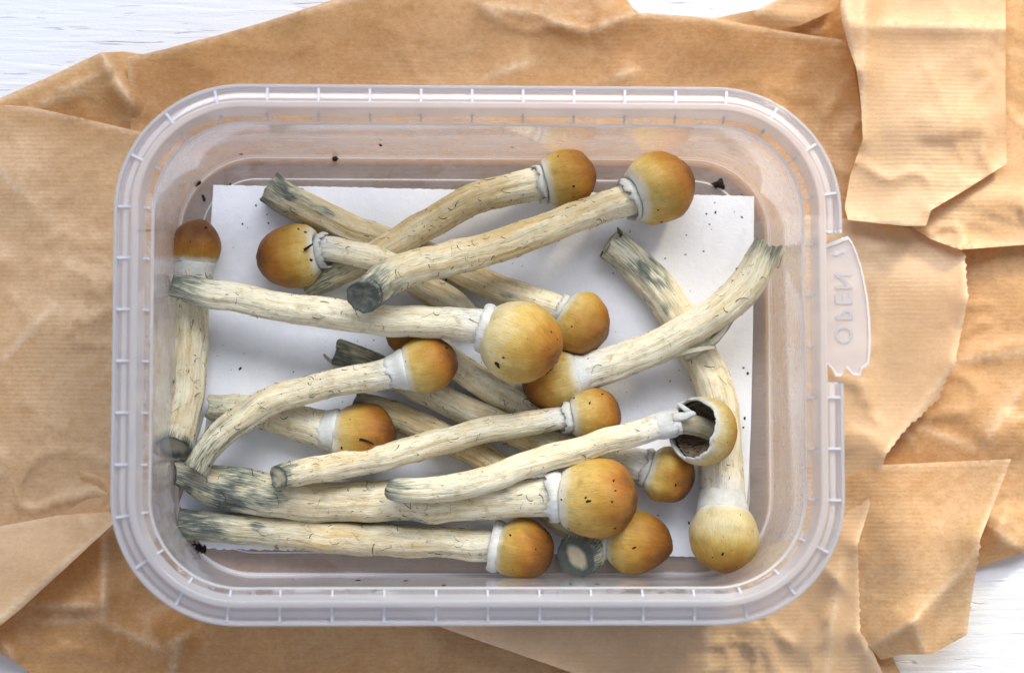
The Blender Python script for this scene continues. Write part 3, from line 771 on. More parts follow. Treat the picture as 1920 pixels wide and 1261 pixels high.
def build_stem(root, spec, seed):
    ctrl = [(*PM(x, y, z), r * spec.get('rs', 0.93) * SC(ZPAD + z * 0.001)) for (x, y, r, z) in spec['pts']]
    C, s, T, E1, E2, th, dirs, rr, V = swept(ctrl, seed, lump=spec.get('lump', 0.11), ridge=spec.get('ridge', 0.055))
    n, m = rr.shape
    smm = s * 1000
    # ragged cut end
    rag = spec.get('rag', 0.10); r0 = C[0, 3]
    nz = fbm(np.stack([np.cos(th) * 1.3, np.sin(th) * 1.3, np.full(m, seed * 2.0)], -1), 7, 2)
    nz2 = fbm(np.stack([np.cos(th) * 1.6, np.sin(th) * 1.6, np.full(m, seed * 3.0)], -1), 8, 3)
    for i in range(6):
        V[i] += T[0] * (nz * rag * r0 * 2.2 * (1 - i / 6.0))[:, None]
        V[i] += dirs[i] * (rr[i] * (spec.get('flare', 0.05) + spec.get('endj', 0.10) * nz2) * (1 - i / 6.0))[:, None]
    A, ln, B = spec.get('stain', (0.9, 5.0, 0.25))
    q = np.stack([np.broadcast_to(np.cos(th) * 1.6, (n, m)), np.broadcast_to(np.sin(th) * 1.6, (n, m)), np.broadcast_to((smm * 0.16)[:, None], (n, m))], -1) + seed * 4.4
    nb = fbm(q, 9, 3)
    st = 1.12 * A * np.exp(-(smm[:, None] / (ln * 1.15)) ** 1.3) * (0.8 + 0.7 * nb)
    st = st + (B + 0.10) * smooth01((nb - 0.10) / 0.5) * 1.3
    for (pos, wid, amp) in spec.get('patches', ()):
        st = st + amp * np.exp(-((s[:, None] / s[-1] - pos) / wid) ** 2) * smooth01(nb + 0.55)
    st = np.clip(st, 0, 1)
    tan = np.full((n, m), spec.get('tan', 0.45)) + 0.25 * fbm(q * 0.6 + 7, 11, 2)
    tan -= spec.get('head', 1.0) * np.exp(-(np.maximum(s[-1] - s - 0.004, 0)[:, None] * 1000 / 6.0)) * (1 + 0.35 * nb)
    r_mm = C[:, 3].mean() * 1000
    fb = fib_attr(s, th, r_mm, seed)
    verts = V.reshape(-1, 3); faces = grid_faces(n, m)
    sta = st.ravel(); tna = tan.ravel(); fba = fb.reshape(-1, 3)
    # end face
    base = len(verts); cen = C[0, :3]
    prevoff = 0
    ev = []; es = []; et = []; ef = []
    kk = spec.get('corek', 1.0)
    steps = ((0.93, -0.03, 0.95), (0.80, 0.06, 0.9), (0.62 * kk, 0.12, spec.get('core', 0.25) + (0.2 if kk == 1.0 else 0.75)), (0.36 * kk, 0.14, spec.get('core', 0.25)), (0.12, 0.15, spec.get('core', 0.25)))
    for (k, dz, sv) in steps:
        jit = fbm(np.stack([np.cos(th) * 3 * k, np.sin(th) * 3 * k, np.full(m, seed + k)], -1), 5, 3)
        wv = V[0] - cen
        if spec.get('oval') and k < 0.78:
            od = np.array((0.5, -0.85, 0.1)); od /= np.linalg.norm(od); wv = wv * 0.72 + np.outer(wv @ od, od) * 0.42
        ring = cen + wv * k + T[0] * (dz * r0 + jit * r0 * 0.14 * (1 - k * 0.5))[:, None]
        ev.append(ring); es.append(np.clip(sv * spec.get('cutstain', 1.0) + jit * 0.35, 0, 1)); et.append(np.full(m, 0.4))
        ef.append(np.stack([np.cos(th) * r_mm * k * 4, np.sin(th) * r_mm * k * 4, np.full(m, seed * 1.0)], -1))
    verts = np.vstack([verts] + ev); sta = np.concatenate([sta] + es); tna = np.concatenate([tna] + et); fba = np.vstack([fba] + ef)
    rings = [0] + [base + k * m for k in range(len(steps))]
    for a, b in zip(rings[:-1], rings[1:]):
        for j in range(m):
            faces.append((a + (j + 1) % m, a + j, b + j, b + (j + 1) % m))
    faces.append(tuple(rings[-1] + j for j in range(m))[::-1])
    top = (n - 1) * m
    faces.append(tuple(top + j for j in range(m)))
    mesh_obj('stem', verts, faces, M_STEM, root, {'stain': sta, 'tan': tna, 'fib': fba})
    return C, s, T, V, dirs, rr

def fibres(root, V, dirs, count, seed, s0=0.03, s1=0.93, big=1.0):
    """tiny dried threads lying on the stem"""
    rng = random.Random(seed); n, m = V.shape[:2]
    verts = []; faces = []
    tries = 0; made = 0
    while made < count and tries < count * 12:
        tries += 1
        i = rng.uniform(s0, s1) * (n - 1); j = rng.uniform(0, m)
        nz = dirs[int(i), int(j) % m]
        if nz[2] < -0.15: continue
        an = rng.uniform(0, 2 * math.pi) if rng.random() < 0.5 else rng.choice([0, math.pi]) + rng.uniform(-0.5, 0.5)
        curl = rng.uniform(-1.1, 1.1); L = (rng.uniform(0.25, 0.9) if rng.random() < 0.5 else rng.uniform(0.8, 2.6)) * big * (1.0 if rng.random() < 0.85 else 1.6)
        k = 5; step = L / k; hw = rng.choice([0.035, 0.05, 0.06, 0.08, 0.13])
        pts = []
        lift = rng.uniform(0, 0.5) if rng.random() < 0.25 else 0.05
        for q in range(k + 1):
            ii = min(max(i, 0), n - 1.001); i0 = int(ii); fi = ii - i0; jj = j % m; j0 = int(jj); fj = jj - j0; j1 = (j0 + 1) % m
            p = (V[i0, j0] * (1 - fi) + V[i0 + 1, j0] * fi) * (1 - fj) + (V[i0, j1] * (1 - fi) + V[i0 + 1, j1] * fi) * fj
            nn = dirs[i0, j0]
            pts.append(p + nn * (0.00004 + 0.001 * lift * (q / k) ** 2))
            i += math.cos(an) * step / 0.55; j += math.sin(an) * step / (2 * math.pi * 4.0 / m); an += curl * 0.5
        b0 = len(verts)
        for q in range(k + 1):
            t = pts[min(q + 1, k)] - pts[max(q - 1, 0)]; t = t / (np.linalg.norm(t) + 1e-12)
            sd = np.cross(t, nz); sd /= (np.linalg.norm(sd) + 1e-9)
            wq = hw * 0.001 * (1 - 0.65 * (q / k))
            verts += [pts[q] - sd * wq, pts[q] + sd * wq, pts[q] + nz * wq * 1.2]
        for q in range(k):
            for c in range(3):
                a = b0 + q * 3 + c; b = b0 + q * 3 + (c + 1) % 3
                faces.append((a, b, b + 3, a + 3))
        made += 1
    if verts:
        o = mesh_obj('fibres', verts, faces, M_FIBRE, root); o['kind'] = 'stuff'

ICO = None
def blob(verts, faces, p, nz, size, rng, flat=0.45, elong=1.0):
    a, e1, e2 = frame(nz, (rng.uniform(-1, 1), rng.uniform(-1, 1), rng.uniform(-1, 1)))
    b0 = len(verts); k = 6
    p = np.array(p)
    jit = [rng.uniform(0.6, 1.25) for _ in range(k)]
    for j in range(k):
        an = 2 * math.pi * j / k
        verts.append(p + (e1 * math.cos(an) * elong + e2 * math.sin(an)) * size * jit[j] - a * size * 0.1)
    for j in range(k):
        an = 2 * math.pi * (j + 0.5) / k
        verts.append(p + (e1 * math.cos(an) * elong + e2 * math.sin(an)) * size * 0.6 * jit[j] + a * size * flat * rng.uniform(0.6, 1.0))
    verts.append(p + a * size * flat * 1.1)
    for j in range(k):
        j2 = (j + 1) % k
        faces.append((b0 + j, b0 + j2, b0 + k + j)); faces.append((b0 + j2, b0 + k + j2, b0 + k + j)); faces.append((b0 + k + j, b0 + k + j2, b0 + 2 * k))

def build_cap(root, spec, seed, axis, centre, specks=10):
    c = spec['cap']
    R = c['R'] * SC(centre[2]); a, e1, e2 = frame(axis)
    up = c.get('up', 1.0) * R; low = c.get('low', 0.85) * R; pw = c.get('p', 1.0); mr = c.get('m', 0.6)
    n, m = 56, 84
    psi0 = -math.acos(min(0.98, mr)); psis = np.linspace(psi0, math.pi / 2 - 0.02, n)
    th = np.linspace(0, 2 * math.pi, m, endpoint=False)
    r = R * np.cos(psis) ** np.where(psis > 0, pw, 1.0); h = np.where(psis > 0, up, low) * np.sin(psis)
    D = np.cos(th)[None, :, None] * e1 + np.sin(th)[None, :, None] * e2
    q = np.stack([np.cos(psis)[:, None] * np.cos(th)[None] * 1.3, np.cos(psis)[:, None] * np.sin(th)[None] * 1.3, np.broadcast_to(np.sin(psis)[:, None] * 1.3, (n, m))], -1) + seed * 6.1
    lum = 1 + c.get('lump', 0.085) * fbm(q, 3, 2) + 0.016 * fbm(q * 4, 6, 2)
    V = np.array(centre) + D * (r[:, None] * lum)[..., None] + a * (h[:, None] * lum)[..., None]
    for (da, dt, dep, wd) in c.get('dents', ()):
        dp = np.array(centre) + (np.array((math.cos(da), math.sin(da))) @ np.array([e1, e2])) * R * math.cos(dt) + a * up * math.sin(dt)
        dd = np.linalg.norm(V - dp, axis=-1)
        V = V - (V - np.array(centre)) * (dep * np.exp(-(dd / (wd * R)) ** 2))[..., None]
    t = (psis - psi0) / (math.pi / 2 - psi0)
    fb = np.stack([np.broadcast_to(np.cos(th) * 2.4, (n, m)), np.broadcast_to(np.sin(th) * 2.4, (n, m)), np.broadcast_to((t * 0.8)[:, None], (n, m))], -1) + seed * 8.8
    capt = np.broadcast_to(t[:, None], (n, m)) + 0.0
    verts = V.reshape(-1, 3); faces = [f for f in grid_faces(n, m)]
    ct = capt.ravel(); fba = fb.reshape(-1, 3)
    # inner return of the margin
    rin = V[0] - D[0] * (R * mr * 0.35) + a * (R * 0.12)
    b0 = len(verts)
    verts = np.vstack([verts, rin, [V[-1].mean(0) + a * up * 0.004]])
    ct = np.concatenate([ct, np.zeros(m), [1.0]]); fba = np.vstack([fba, fb[0], [fb[-1].mean(0)]])
    for j in range(m):
        faces.append((j, b0 + j, b0 + (j + 1) % m, (j + 1) % m))
        faces.append(((n - 1) * m + j, (n - 1) * m + (j + 1) % m, len(verts) - 1))
    mesh_obj('cap', verts, faces, M_CAP, root, {'cap_t': ct, 'tone': np.full(len(ct), c.get('tone', 0.5)), 'fib': fba})
    spot_v, spot_f = [], []
    rng = random.Random(seed + 50)
    for (sx, sy, ss) in c.get('spots', ()):
        L = V.reshape(-1, 3); N = L - np.array(centre); N /= np.linalg.norm(N, axis=1)[:, None]
        q = np.array([tuple(PROJ(v)) for v in L])
        dd = np.hypot(q[:, 0] - sx, q[:, 1] - sy) + np.where(N[:, 2] > 0.05, 0, 1e6)
        b_ = int(np.argmin(dd)); blob(spot_v, spot_f, L[b_], N[b_], ss * MPP, rng, 0.3, 1.4)
    sv, sf = spot_v, spot_f
    specks += len(sv) // 13
    tries = 0
    while len(sv) < specks * 13 and tries < 400:
        tries += 1
        i = rng.randrange(2, n - 4); j = rng.randrange(m)
        p = V[i, j]; nn = p - np.array(centre); nn /= np.linalg.norm(nn)
        if nn[2] < 0.1: continue
        sz = rng.choice([0.06, 0.07, 0.08, 0.10, 0.10, 0.12, 0.15, 0.22, 0.38]) * 0.001
        blob(sv, sf, p, nn, sz, rng, 0.35, rng.uniform(1, 1.9))
    if sv:
        o = mesh_obj('dirt_specks', sv, sf, M_SOIL, root, smooth=False); o['kind'] = 'stuff'
    return V, a, R

def lathe_ring(root, name, prof, centre, axis, seed, rag=0.0, stain=(), m=72, lump=0.05, tears=0.0):
    """prof: (axial m, radius m) closed-ish strip, both faces"""
    a, e1, e2 = frame(axis); th = np.linspace(0, 2 * math.pi, m, endpoint=False)
    D = np.cos(th)[:, None] * e1 + np.sin(th)[:, None] * e2
    V = []; st = []; fb = []
    n = len(prof)
    rg = 0.5 * fbm(np.stack([np.cos(th) * 9, np.sin(th) * 9, np.full(m, seed * 1.7)], -1), 3, 2) + 0.8 * fbm(np.stack([np.cos(th) * 1.7, np.sin(th) * 1.7, np.full(m, seed * 1.7)], -1), 3, 2)
    lo = fbm(np.stack([np.cos(th) * 1.3, np.sin(th) * 1.3, np.full(m, seed * 2.7)], -1), 5, 2)
    rmean = np.mean([p[1] for p in prof])
    for k, pr in enumerate(prof):
        wr = pr[2] if len(pr) > 2 else 0.0
        ax = pr[0] + wr * rag * rmean * rg
        ra = pr[1] * (1 + lump * lo) + wr * tears * rmean * rg
        V.append(np.array(centre) + a * ax[:, None] + D * ra[:, None])
        sv = pr[3] if len(pr) > 3 else 0.0
        st.append(np.clip(sv * (0.8 + rg), 0, 1)); fb.append(np.stack([np.cos(th) * 4, np.sin(th) * 4, np.full(m, k * 0.15)], -1) + seed)
    V = np.array(V)
    o = mesh_obj(name, V.reshape(-1, 3), grid_faces(n, m), M_VEIL, root, {'stain': np.array(st).ravel(), 'fib': np.array(fb).reshape(-1, 3)})
    return V

def build_ring(root, spec, seed, C, T, s, capc, capR, axis):
    g = spec.get('ring')
    if not g: return
    typ = g['t']
    pos = np.array(PM(g['at'][0], g['at'][1], g['at'][2])) if 'at' in g else None
    i = int(np.argmin(np.linalg.norm(C[:, :3] - pos, axis=1)))
    if typ != 'veil':      # the collar sits against the margin of the cap
        mr_ = spec['cap'].get('m', 0.6)
        want = spec['cap'].get('low', 0.85) * capR * math.sqrt(1 - mr_ * mr_) + g.get('w', 1.6) * 0.0004
        dist = np.linalg.norm(C[:, :3] - np.array(capc), axis=1)
        i = int(np.argmin(np.abs(dist - want)))
    cen = C[i, :3]; ax = T[i]; r = C[i, 3]; mm = 0.001; sv = g.get('stain', 0.0)
    k = g.get('k', 1.0); wdt = g.get('w', 1.6) * mm * (0.85 if typ == 'ragged' else 1.0)
    if typ == 'roll':          # thick rolled collar
        pr = []
        for q in range(15):
            an = 2 * math.pi * q / 14
            pr.append((wdt * 0.5 * math.cos(an), r * 1.04 * k + wdt * 0.30 * (1 + math.sin(an)), 0.5, sv if q in (0, 1, 13, 14) else sv * 0.15))
        lathe_ring(root, 'ring', pr, cen, ax, seed, rag=0.22, tears=0.06, lump=0.10)
    elif typ == 'ragged':      # torn skirt
        pr = [(wdt * 0.8, r * 1.0, 0.0, sv), (wdt * 0.55, r * 1.12 * k, 0.1, sv * 0.6), (wdt * 0.0, r * 1.20 * k, 0.3, 0.05), (-wdt * 0.7, r * 1.20 * k, 1.0, 0.25),
              (-wdt * 0.75, r * 1.15 * k, 1.0, 0.3), (-wdt * 0.1, r * 1.08 * k, 0.4, 0.2), (wdt * 0.3, r * 0.98, 0.0, 0.2)]
        lathe_ring(root, 'ring', pr, cen, ax, seed, rag=0.45, tears=0.16, lump=0.10)
    elif typ == 'veil':        # smooth white sleeve closing the cap
        L = np.linalg.norm(np.array(capc) - cen)
        rm = capR * spec['cap'].get('m', 0.6) * 1.03
        hm = L - capR * spec['cap'].get('low', 0.85) * math.sqrt(max(0, 1 - spec['cap'].get('m', 0.6) ** 2))
        pr = [(-wdt * 0.9, r * 0.90, 1.2, sv), (-wdt * 0.5, r * 1.0, 1.0, sv * 0.7), (-wdt * 0.1, r * 1.04, 0.4, sv * 0.3)]
        for q in range(1, 9):
            t = q / 8; e = t * t * (3 - 2 * t)
            pr.append((-wdt * 0.1 + (hm + wdt * 0.35) * t, r * 1.04 + (rm - r * 1.04) * e, 0.0, sv * 0.2 if q < 8 else 0.0))
        pr.append((hm + wdt * 0.6, rm * 0.93, 0, 0))
        lathe_ring(root, 'ring', pr, cen, ax if g.get('stemaxis') else axis, seed, rag=0.30, tears=0.01, lump=0.05)

def strip(root, pts, w0, seed, mat=None, name='peeled_strip', thick=0.35, stain=0.3):
    """curled sliver: pts rows (px,py,zmm), half width px"""
    C = np.array([(*PM(*p), 0) for p in pts]); C, s = catmull(C, 16); C = C[:, :3]
    T = np.gradient(C, axis=0); T /= np.linalg.norm(T, axis=1)[:, None]
    V = []; st = []
    for i in range(16):
        sd = np.cross(T[i], (0, 0, 1)); sd /= np.linalg.norm(sd) + 1e-9; u = np.cross(sd, T[i])
        wq = w0 * MPP * (1 - 0.55 * (i / 15) ** 2); hq = thick * 0.001 * (1 - 0.5 * i / 15)
        for (x, y) in ((-1, 0), (-0.5, 0.8), (0.5, 0.8), (1, 0), (0.4, -0.6), (-0.4, -0.6)):
            V.append(C[i] + sd * wq * x + u * hq * y); st.append(stain * (0.4 + 0.6 * i / 15))
    F_ = grid_faces(16, 6) + [tuple(range(6))[::-1], tuple(range(90, 96))]
    fb = np.array([(j % 6, 0, i * 0.1) for i in range(16) for j in range(6)], float) + seed
    return mesh_obj(name, V, F_, mat or M_STEM, root, {'stain': np.array(st), 'tan': np.full(96, 0.1), 'fib': fb})

SHROOMS = [
 dict(label='long mushroom with split olive base at upper left, half hidden under two crossing stems',
      pts=[(503, 351, 30, 4.6), (560, 386, 31, 4.4), (640, 424, 30, 4.2), (720, 448, 27, 4.0), (800, 478, 27, 4.0), (880, 520, 28, 4.6), (960, 552, 29, 6.0), (1040, 578, 29, 7.4), (1070, 592, 26, 8)],
      cap=dict(c=(1086, 606, 8.3), R=60, up=0.98, low=0.8, m=0.66, tone=0.50), ring=dict(t='ragged', at=(1033, 574, 7), w=1.8, stain=0.9), stain=(0.85, 9, 0.30), tan=0.76, rag=0.05, fib=26, ridge=0.09),
 dict(label='mushroom with orange-brown cap near the far wall, first from left of the two upper caps',
      pts=[(578, 540, 25, 4.2), (650, 507, 27, 8.0), (725, 468, 30, 12.3), (800, 422, 30, 11.8), (880, 378, 31, 11), (950, 357, 32, 10), (1010, 346, 33, 9.2), (1040, 340, 28, 9)],
      cap=dict(c=(1061, 334, 8.7), R=56, up=1.02, low=1.1, m=0.72, tone=0.56), ring=dict(t='ragged', at=(1004, 347, 9.2), w=1.9, stain=0.8, k=1.03), stain=(0.95, 10, 0.06), tan=0.82, fib=40),
 dict(label='white mushroom running down the right side to a broad pale cap in the near corner',
      pts=[(1146, 456, 30, 5.0), (1190, 495, 34, 5.0), (1250, 562, 35, 4.8), (1305, 645, 34, 4.8), (1340, 730, 36, 5.2), (1352, 820, 40, 5.8), (1352, 900, 43, 6.5), (1353, 950, 42, 7.5)],
      cap=dict(c=(1357, 1006, 11.5), R=65, up=1.06, low=1.12, m=0.74, tone=0.08, p=1.1), ring=dict(t='veil', at=(1352, 928, 7), w=1.2, stain=0.5), stain=(0.75, 7, 0.30), tan=0.30, rag=0.28, fib=14, rs=1.0, patches=[(0.14, 0.10, 0.35)]),
 dict(label='mushroom under the leftmost stems with slit orange cap and swollen white neck',
      pts=[(392, 763, 24, 5.0), (440, 768, 28, 5.0), (510, 778, 33, 5.2), (580, 797, 37, 5.8), (630, 812, 41, 7), (660, 818, 38, 8)],
      cap=dict(c=(684, 816, 8.2), R=60, up=0.98, low=1.28, m=0.70, tone=0.56, dents=[(0.4, 0.6, 0.10, 0.16)]), ring=dict(t='veil', at=(612, 806, 6.4), w=1.6, stain=0.3), stain=(0.5, 8, 0.05), tan=0.55, fib=30),
 dict(label='leftmost upright mushroom with small dark brown cap beside the tub wall',
      pts=[(324, 838, 32, 11.4), (333, 812, 32, 8.8), (345, 770, 32, 7.2), (353, 700, 32, 6.0), (356, 630, 32, 5.6), (360, 560, 33, 5.6), (364, 510, 35, 6.0), (366, 480, 30, 6.2)],
      cap=dict(c=(368, 463, 6.4), R=45, up=1.2, low=1.15, m=0.82, tone=0.98, p=1.12), ring=dict(t='veil', at=(364, 515, 6.0), w=0.8, stain=0.0), stain=(0.9, 2.2, 0.10), tan=0.52, fib=34, cutstain=0.95, rs=0.98),
 dict(label='mushroom lying below the large pale cap with its stem disappearing to lower right',
      pts=[(1045, 795, 24, 4.2), (1000, 768, 28, 4.2), (930, 730, 30, 4.4), (870, 692, 29, 5.2), (825, 655, 27, 6.2), (795, 628, 25, 7)],
      cap=dict(c=(768, 619, 7.0), R=47, up=0.95, low=0.8, m=0.6, tone=0.62), stain=(0.4, 10, 0.15), tan=0.40, fib=20),
 dict(label='mushroom with bruised grey base, its ring and knobbly cap under the broken cap',
      pts=[(628, 660, 27, 4.4), (700, 684, 28, 4.2), (780, 726, 29, 4.2), (870, 766, 30, 4.2), (960, 806, 30, 4.2), (1060, 838, 29, 4.8), (1150, 858, 30, 6.0), (1200, 872, 34, 7), (1225, 880, 30, 7.4)],
      cap=dict(c=(1249, 890, 7.8), R=54, up=1.0, low=0.9, m=0.74, tone=0.52, lump=0.13), ring=dict(t='ragged', at=(1196, 871, 6.8), w=2.0, stain=0.9), stain=(0.95, 19, 0.05), tan=0.52, fib=40),
 dict(label='mushroom with dark ragged base and tapered orange cap beside the cut stump',
      pts=[(662, 757, 26, 4.0), (740, 781, 28, 4.1), (820, 815, 28, 4.1), (900, 855, 29, 4.1), (980, 915, 28, 4.2), (1050, 975, 28, 5.0), (1110, 1010, 29, 6.8), (1140, 1018, 28, 7.8)],
      cap=dict(c=(1186, 1016, 8.6), R=62, up=1.2, low=0.85, m=0.55, tone=0.50, p=1.15), ring=dict(t='ragged', at=(1122, 1014, 7.2), w=1.2, stain=0.5), stain=(0.95, 5, 0.05), tan=0.78, fib=26),
 dict(label='mushroom on the near side, lying along the front wall with white rolled ring',
      pts=[(337, 981, 26, 4.2), (390, 987, 29, 4.3), (480, 994, 30, 4.3), (600, 1005, 31, 4.5), (720, 1012, 31, 5.0), (830, 1018, 29, 6.0), (915, 1021, 30, 7.2), (950, 1027, 30, 7.8)],
      cap=dict(c=(982, 1029, 9.8), R=57, up=0.98, low=1.12, m=0.70, tone=0.58), ring=dict(t='roll', at=(921, 1022, 7.2), w=3.2, stain=0.1, k=1.16), stain=(1.0, 15, 0.12), tan=0.58, fib=40, flare=0.12, rs=0.97),
 dict(label='mushroom with pointed ochre cap facing left and crumpled white ring near upper left',
      pts=[(893, 603, 24, 5.4), (850, 572, 28, 6.0), (800, 540, 29, 8.0), (750, 505, 27, 12.5), (700, 482, 26, 15.2), (655, 472, 25, 13.5), (620, 468, 26, 11.0), (590, 470, 24, 9.6)],
      cap=dict(c=(560, 477, 8.8), R=60, up=1.36, low=0.8, m=0.60, tone=0.50, p=1.25), ring=dict(t='ragged', at=(613, 468, 10.6), w=2.4, stain=0.5, k=1.22), stain=(0.3, 6, 0.05), tan=0.42, fib=12),
 dict(label='thick bruised mushroom with the largest orange cap, lying across the lower middle',
      pts=[(330, 884, 22, 6.0), (370, 893, 33, 5.8), (430, 912, 42, 6.0), (540, 934, 41, 6.2), (700, 940, 38, 7.2), (850, 940, 38, 10.0), (960, 934, 38, 13.2), (1040, 931, 40, 15.5), (1075, 932, 36, 16.2)],
      cap=dict(c=(1120, 934, 17.0), R=75, up=1.02, low=1.2, m=0.66, tone=0.50, spots=[(1100, 938, 3.5), (1106, 941, 3), (1096, 935, 2.5), (1154, 922, 2.5)]), ring=dict(t='ragged', at=(1030, 931, 15.3), w=2.9, stain=0.1, k=1.06), stain=(0.55, 16, 0.22), tan=0.42, fib=48, rag=0.25, patches=[(0.16, 0.07, 0.75)], rs=0.98),
 dict(label='slender curved mushroom with smooth amber cap, bending down to the left wall',
      pts=[(365, 882, 24, 14.2), (395, 838, 27, 14.0), (440, 796, 29, 14.0), (500, 757, 29, 14.2), (570, 731, 28, 14.6), (650, 711, 28, 15.2), (710, 702, 30, 15.8), (748, 695, 34, 16.0), (775, 689, 34, 16)],
      cap=dict(c=(802, 683, 16.0), R=53, up=1.06, low=1.25, m=0.72, tone=0.55, lump=0.04), ring=dict(t='veil', at=(735, 697, 16), w=1.0, stain=0.7), stain=(0.80, 7, 0.16), tan=0.40, fib=44, flare=0.12),
 dict(label='thin straight mushroom with small ochre cap in the middle, cut base facing lower left',
      pts=[(522, 894, 23, 19.0), (538, 890, 26, 16.8), (572, 884, 27, 14.9), (650, 870, 28, 13.8), (730, 858, 27, 13.2), (800, 836, 27, 12.8), (880, 811, 27, 12.6), (960, 797, 25, 12.3), (1040, 786, 24, 12.0), (1075, 781, 22, 11.6)],
      cap=dict(c=(1112, 776, 11.2), R=50, up=1.05, low=1.1, m=0.62, tone=0.46), ring=dict(t='ragged', at=(1054, 785, 12), w=2.6, stain=0.4, k=1.12), stain=(0.85, 4, 0.08), tan=0.36, fib=30, cutstain=0.8),
 dict(label='mushroom leaning on the right wall with bluish broken stem end and peeled strips',
      pts=[(1440, 458, 29, 18.0), (1420, 500, 34, 17.4), (1380, 555, 35, 16.4), (1320, 603, 34, 15.0), (1250, 640, 34, 13.0), (1180, 672, 35, 11.0), (1110, 697, 37, 9.2), (1075, 705, 34, 8.6)],
      cap=dict(c=(1036, 714, 8.0), R=55, up=1.02, low=1.3, m=0.72, tone=0.54), ring=dict(t='veil', at=(1100, 699, 9), w=1.2, stain=0.1), stain=(0.75, 4.5, 0.02), tan=0.20, fib=16, rag=0.35, flare=0.0),
 dict(label='white-stemmed mushroom across the centre with the big round pale yellow cap',
      pts=[(322, 534, 23, 15.6), (370, 543, 30, 15.8), (450, 560, 31, 16.4), (540, 578, 30, 17.4), (640, 592, 31, 18.4), (740, 601, 32, 19.2), (830, 606, 32, 20.0), (900, 612, 34, 20.6), (940, 624, 32, 21.4)],
      cap=dict(c=(978, 642, 23.0), R=78, up=0.98, low=1.05, m=0.60, spots=[(930, 683, 5.5), (934, 688, 4), (1037, 697, 5), (1030, 703, 4), (1048, 680, 3), (944, 668, 3)], tone=0.10, tilt=0.30, lump=0.05), ring=dict(t='roll', at=(906, 613, 20.6), w=3.0, stain=0.15, k=1.05), stain=(0.90, 7, 0.08), tan=0.18, fib=26),
 dict(label='mushroom on top at upper right, brown-orange round cap, thick bruised base curving to centre',
      pts=[(681, 556, 33, 33.0), (692, 546, 36, 30.4), (735, 518, 37, 26.6), (820, 491, 36, 24.2), (900, 470, 34, 22.0), (980, 444, 33, 19.4), (1060, 414, 32, 16.6), (1140, 386, 32, 13.6), (1185, 371, 34, 12), (1205, 364, 32, 11)],
      cap=dict(c=(1236, 352, 10.2), R=67, up=1.0, low=1.12, m=0.64, tone=0.55), ring=dict(t='ragged', at=(1178, 374, 12), w=2.2, stain=0.35, k=1.05), stain=(1.1, 7.5, 0.06), core=0.85, tan=0.72, fib=44, rag=0.06),
]
GROUP = 'harvested mushrooms lying in the tub'
for si, sp in enumerate(SHROOMS):
    seed = si + 1
    b = sp['pts'][0]
    root = empty('mushroom', PM(b[0], b[1], b[3]), sp['label'], 'mushroom', GROUP)
    C, s, T, V, dirs, rr = build_stem(root, sp, seed)
    c = sp['cap']; cc = np.array(PM(*c['c']))
    i = int(len(C) * 0.93)
    axis = cc - C[i, :3]
    axis = axis / np.linalg.norm(axis)
    if c.get('tilt'): axis = axis + np.array((0, 0, c['tilt'])); axis /= np.linalg.norm(axis)
    Vc, a, R = build_cap(root, sp, seed, axis, cc, specks=c.get('specks', 18))
    build_ring(root, sp, seed, C, T, s, cc, R, axis)
    fibres(root, V, dirs, int(sp.get('fib', 25) * 3.2), seed * 5)
    if si == 13:
        strip(root, [(1250, 668, 13), (1290, 658, 14), (1330, 652, 14.5), (1340, 652, 14.5)], 8, 3, stain=0.15)
        strip(root, [(1330, 645, 13), (1352, 625, 15), (1366, 604, 16.5), (1374, 596, 17)], 8, 5, stain=0.15)
        strip(root, [(1280, 660, 12), (1320, 640, 13), (1350, 615, 14), (1372, 590, 15)], 22, 9, stain=0.45)
        strip(root, [(1450, 500, 17), (1458, 480, 18.5), (1468, 470, 19), (1470, 466, 19)], 12, 6, stain=0.05)
    if si == 6:
        strip(root, [(650, 690, 4), (628, 683, 4), (614, 672, 4.5), (607, 664, 5)], 5, 4, stain=0.4)
    if si == 3:
        strip(root, [(674, 823, 16.6), (684, 825, 16.75), (696, 830, 16.5), (701, 833, 16.2)], 2.6, 2, mat=M_SOIL, name='slit', thick=0.3)
    if si == 9:
        strip(root, [(570, 469, 17.6), (577, 464, 17.5), (584, 459, 17.2), (586, 457, 17.0)], 3, 2, mat=M_SOIL, name='scar', thick=0.35)
    if si == 4:
        strip(root, [(372, 830, 6), (380, 805, 6.5), (384, 785, 6.5), (383, 782, 6.5)], 7, 4, mat=M_VEIL, stain=0.0)
    if si == 2:
        strip(root, [(1160, 440, 6), (1140, 462, 7), (1135, 474, 7), (1134, 478, 7)], 9, 4, stain=0.7)

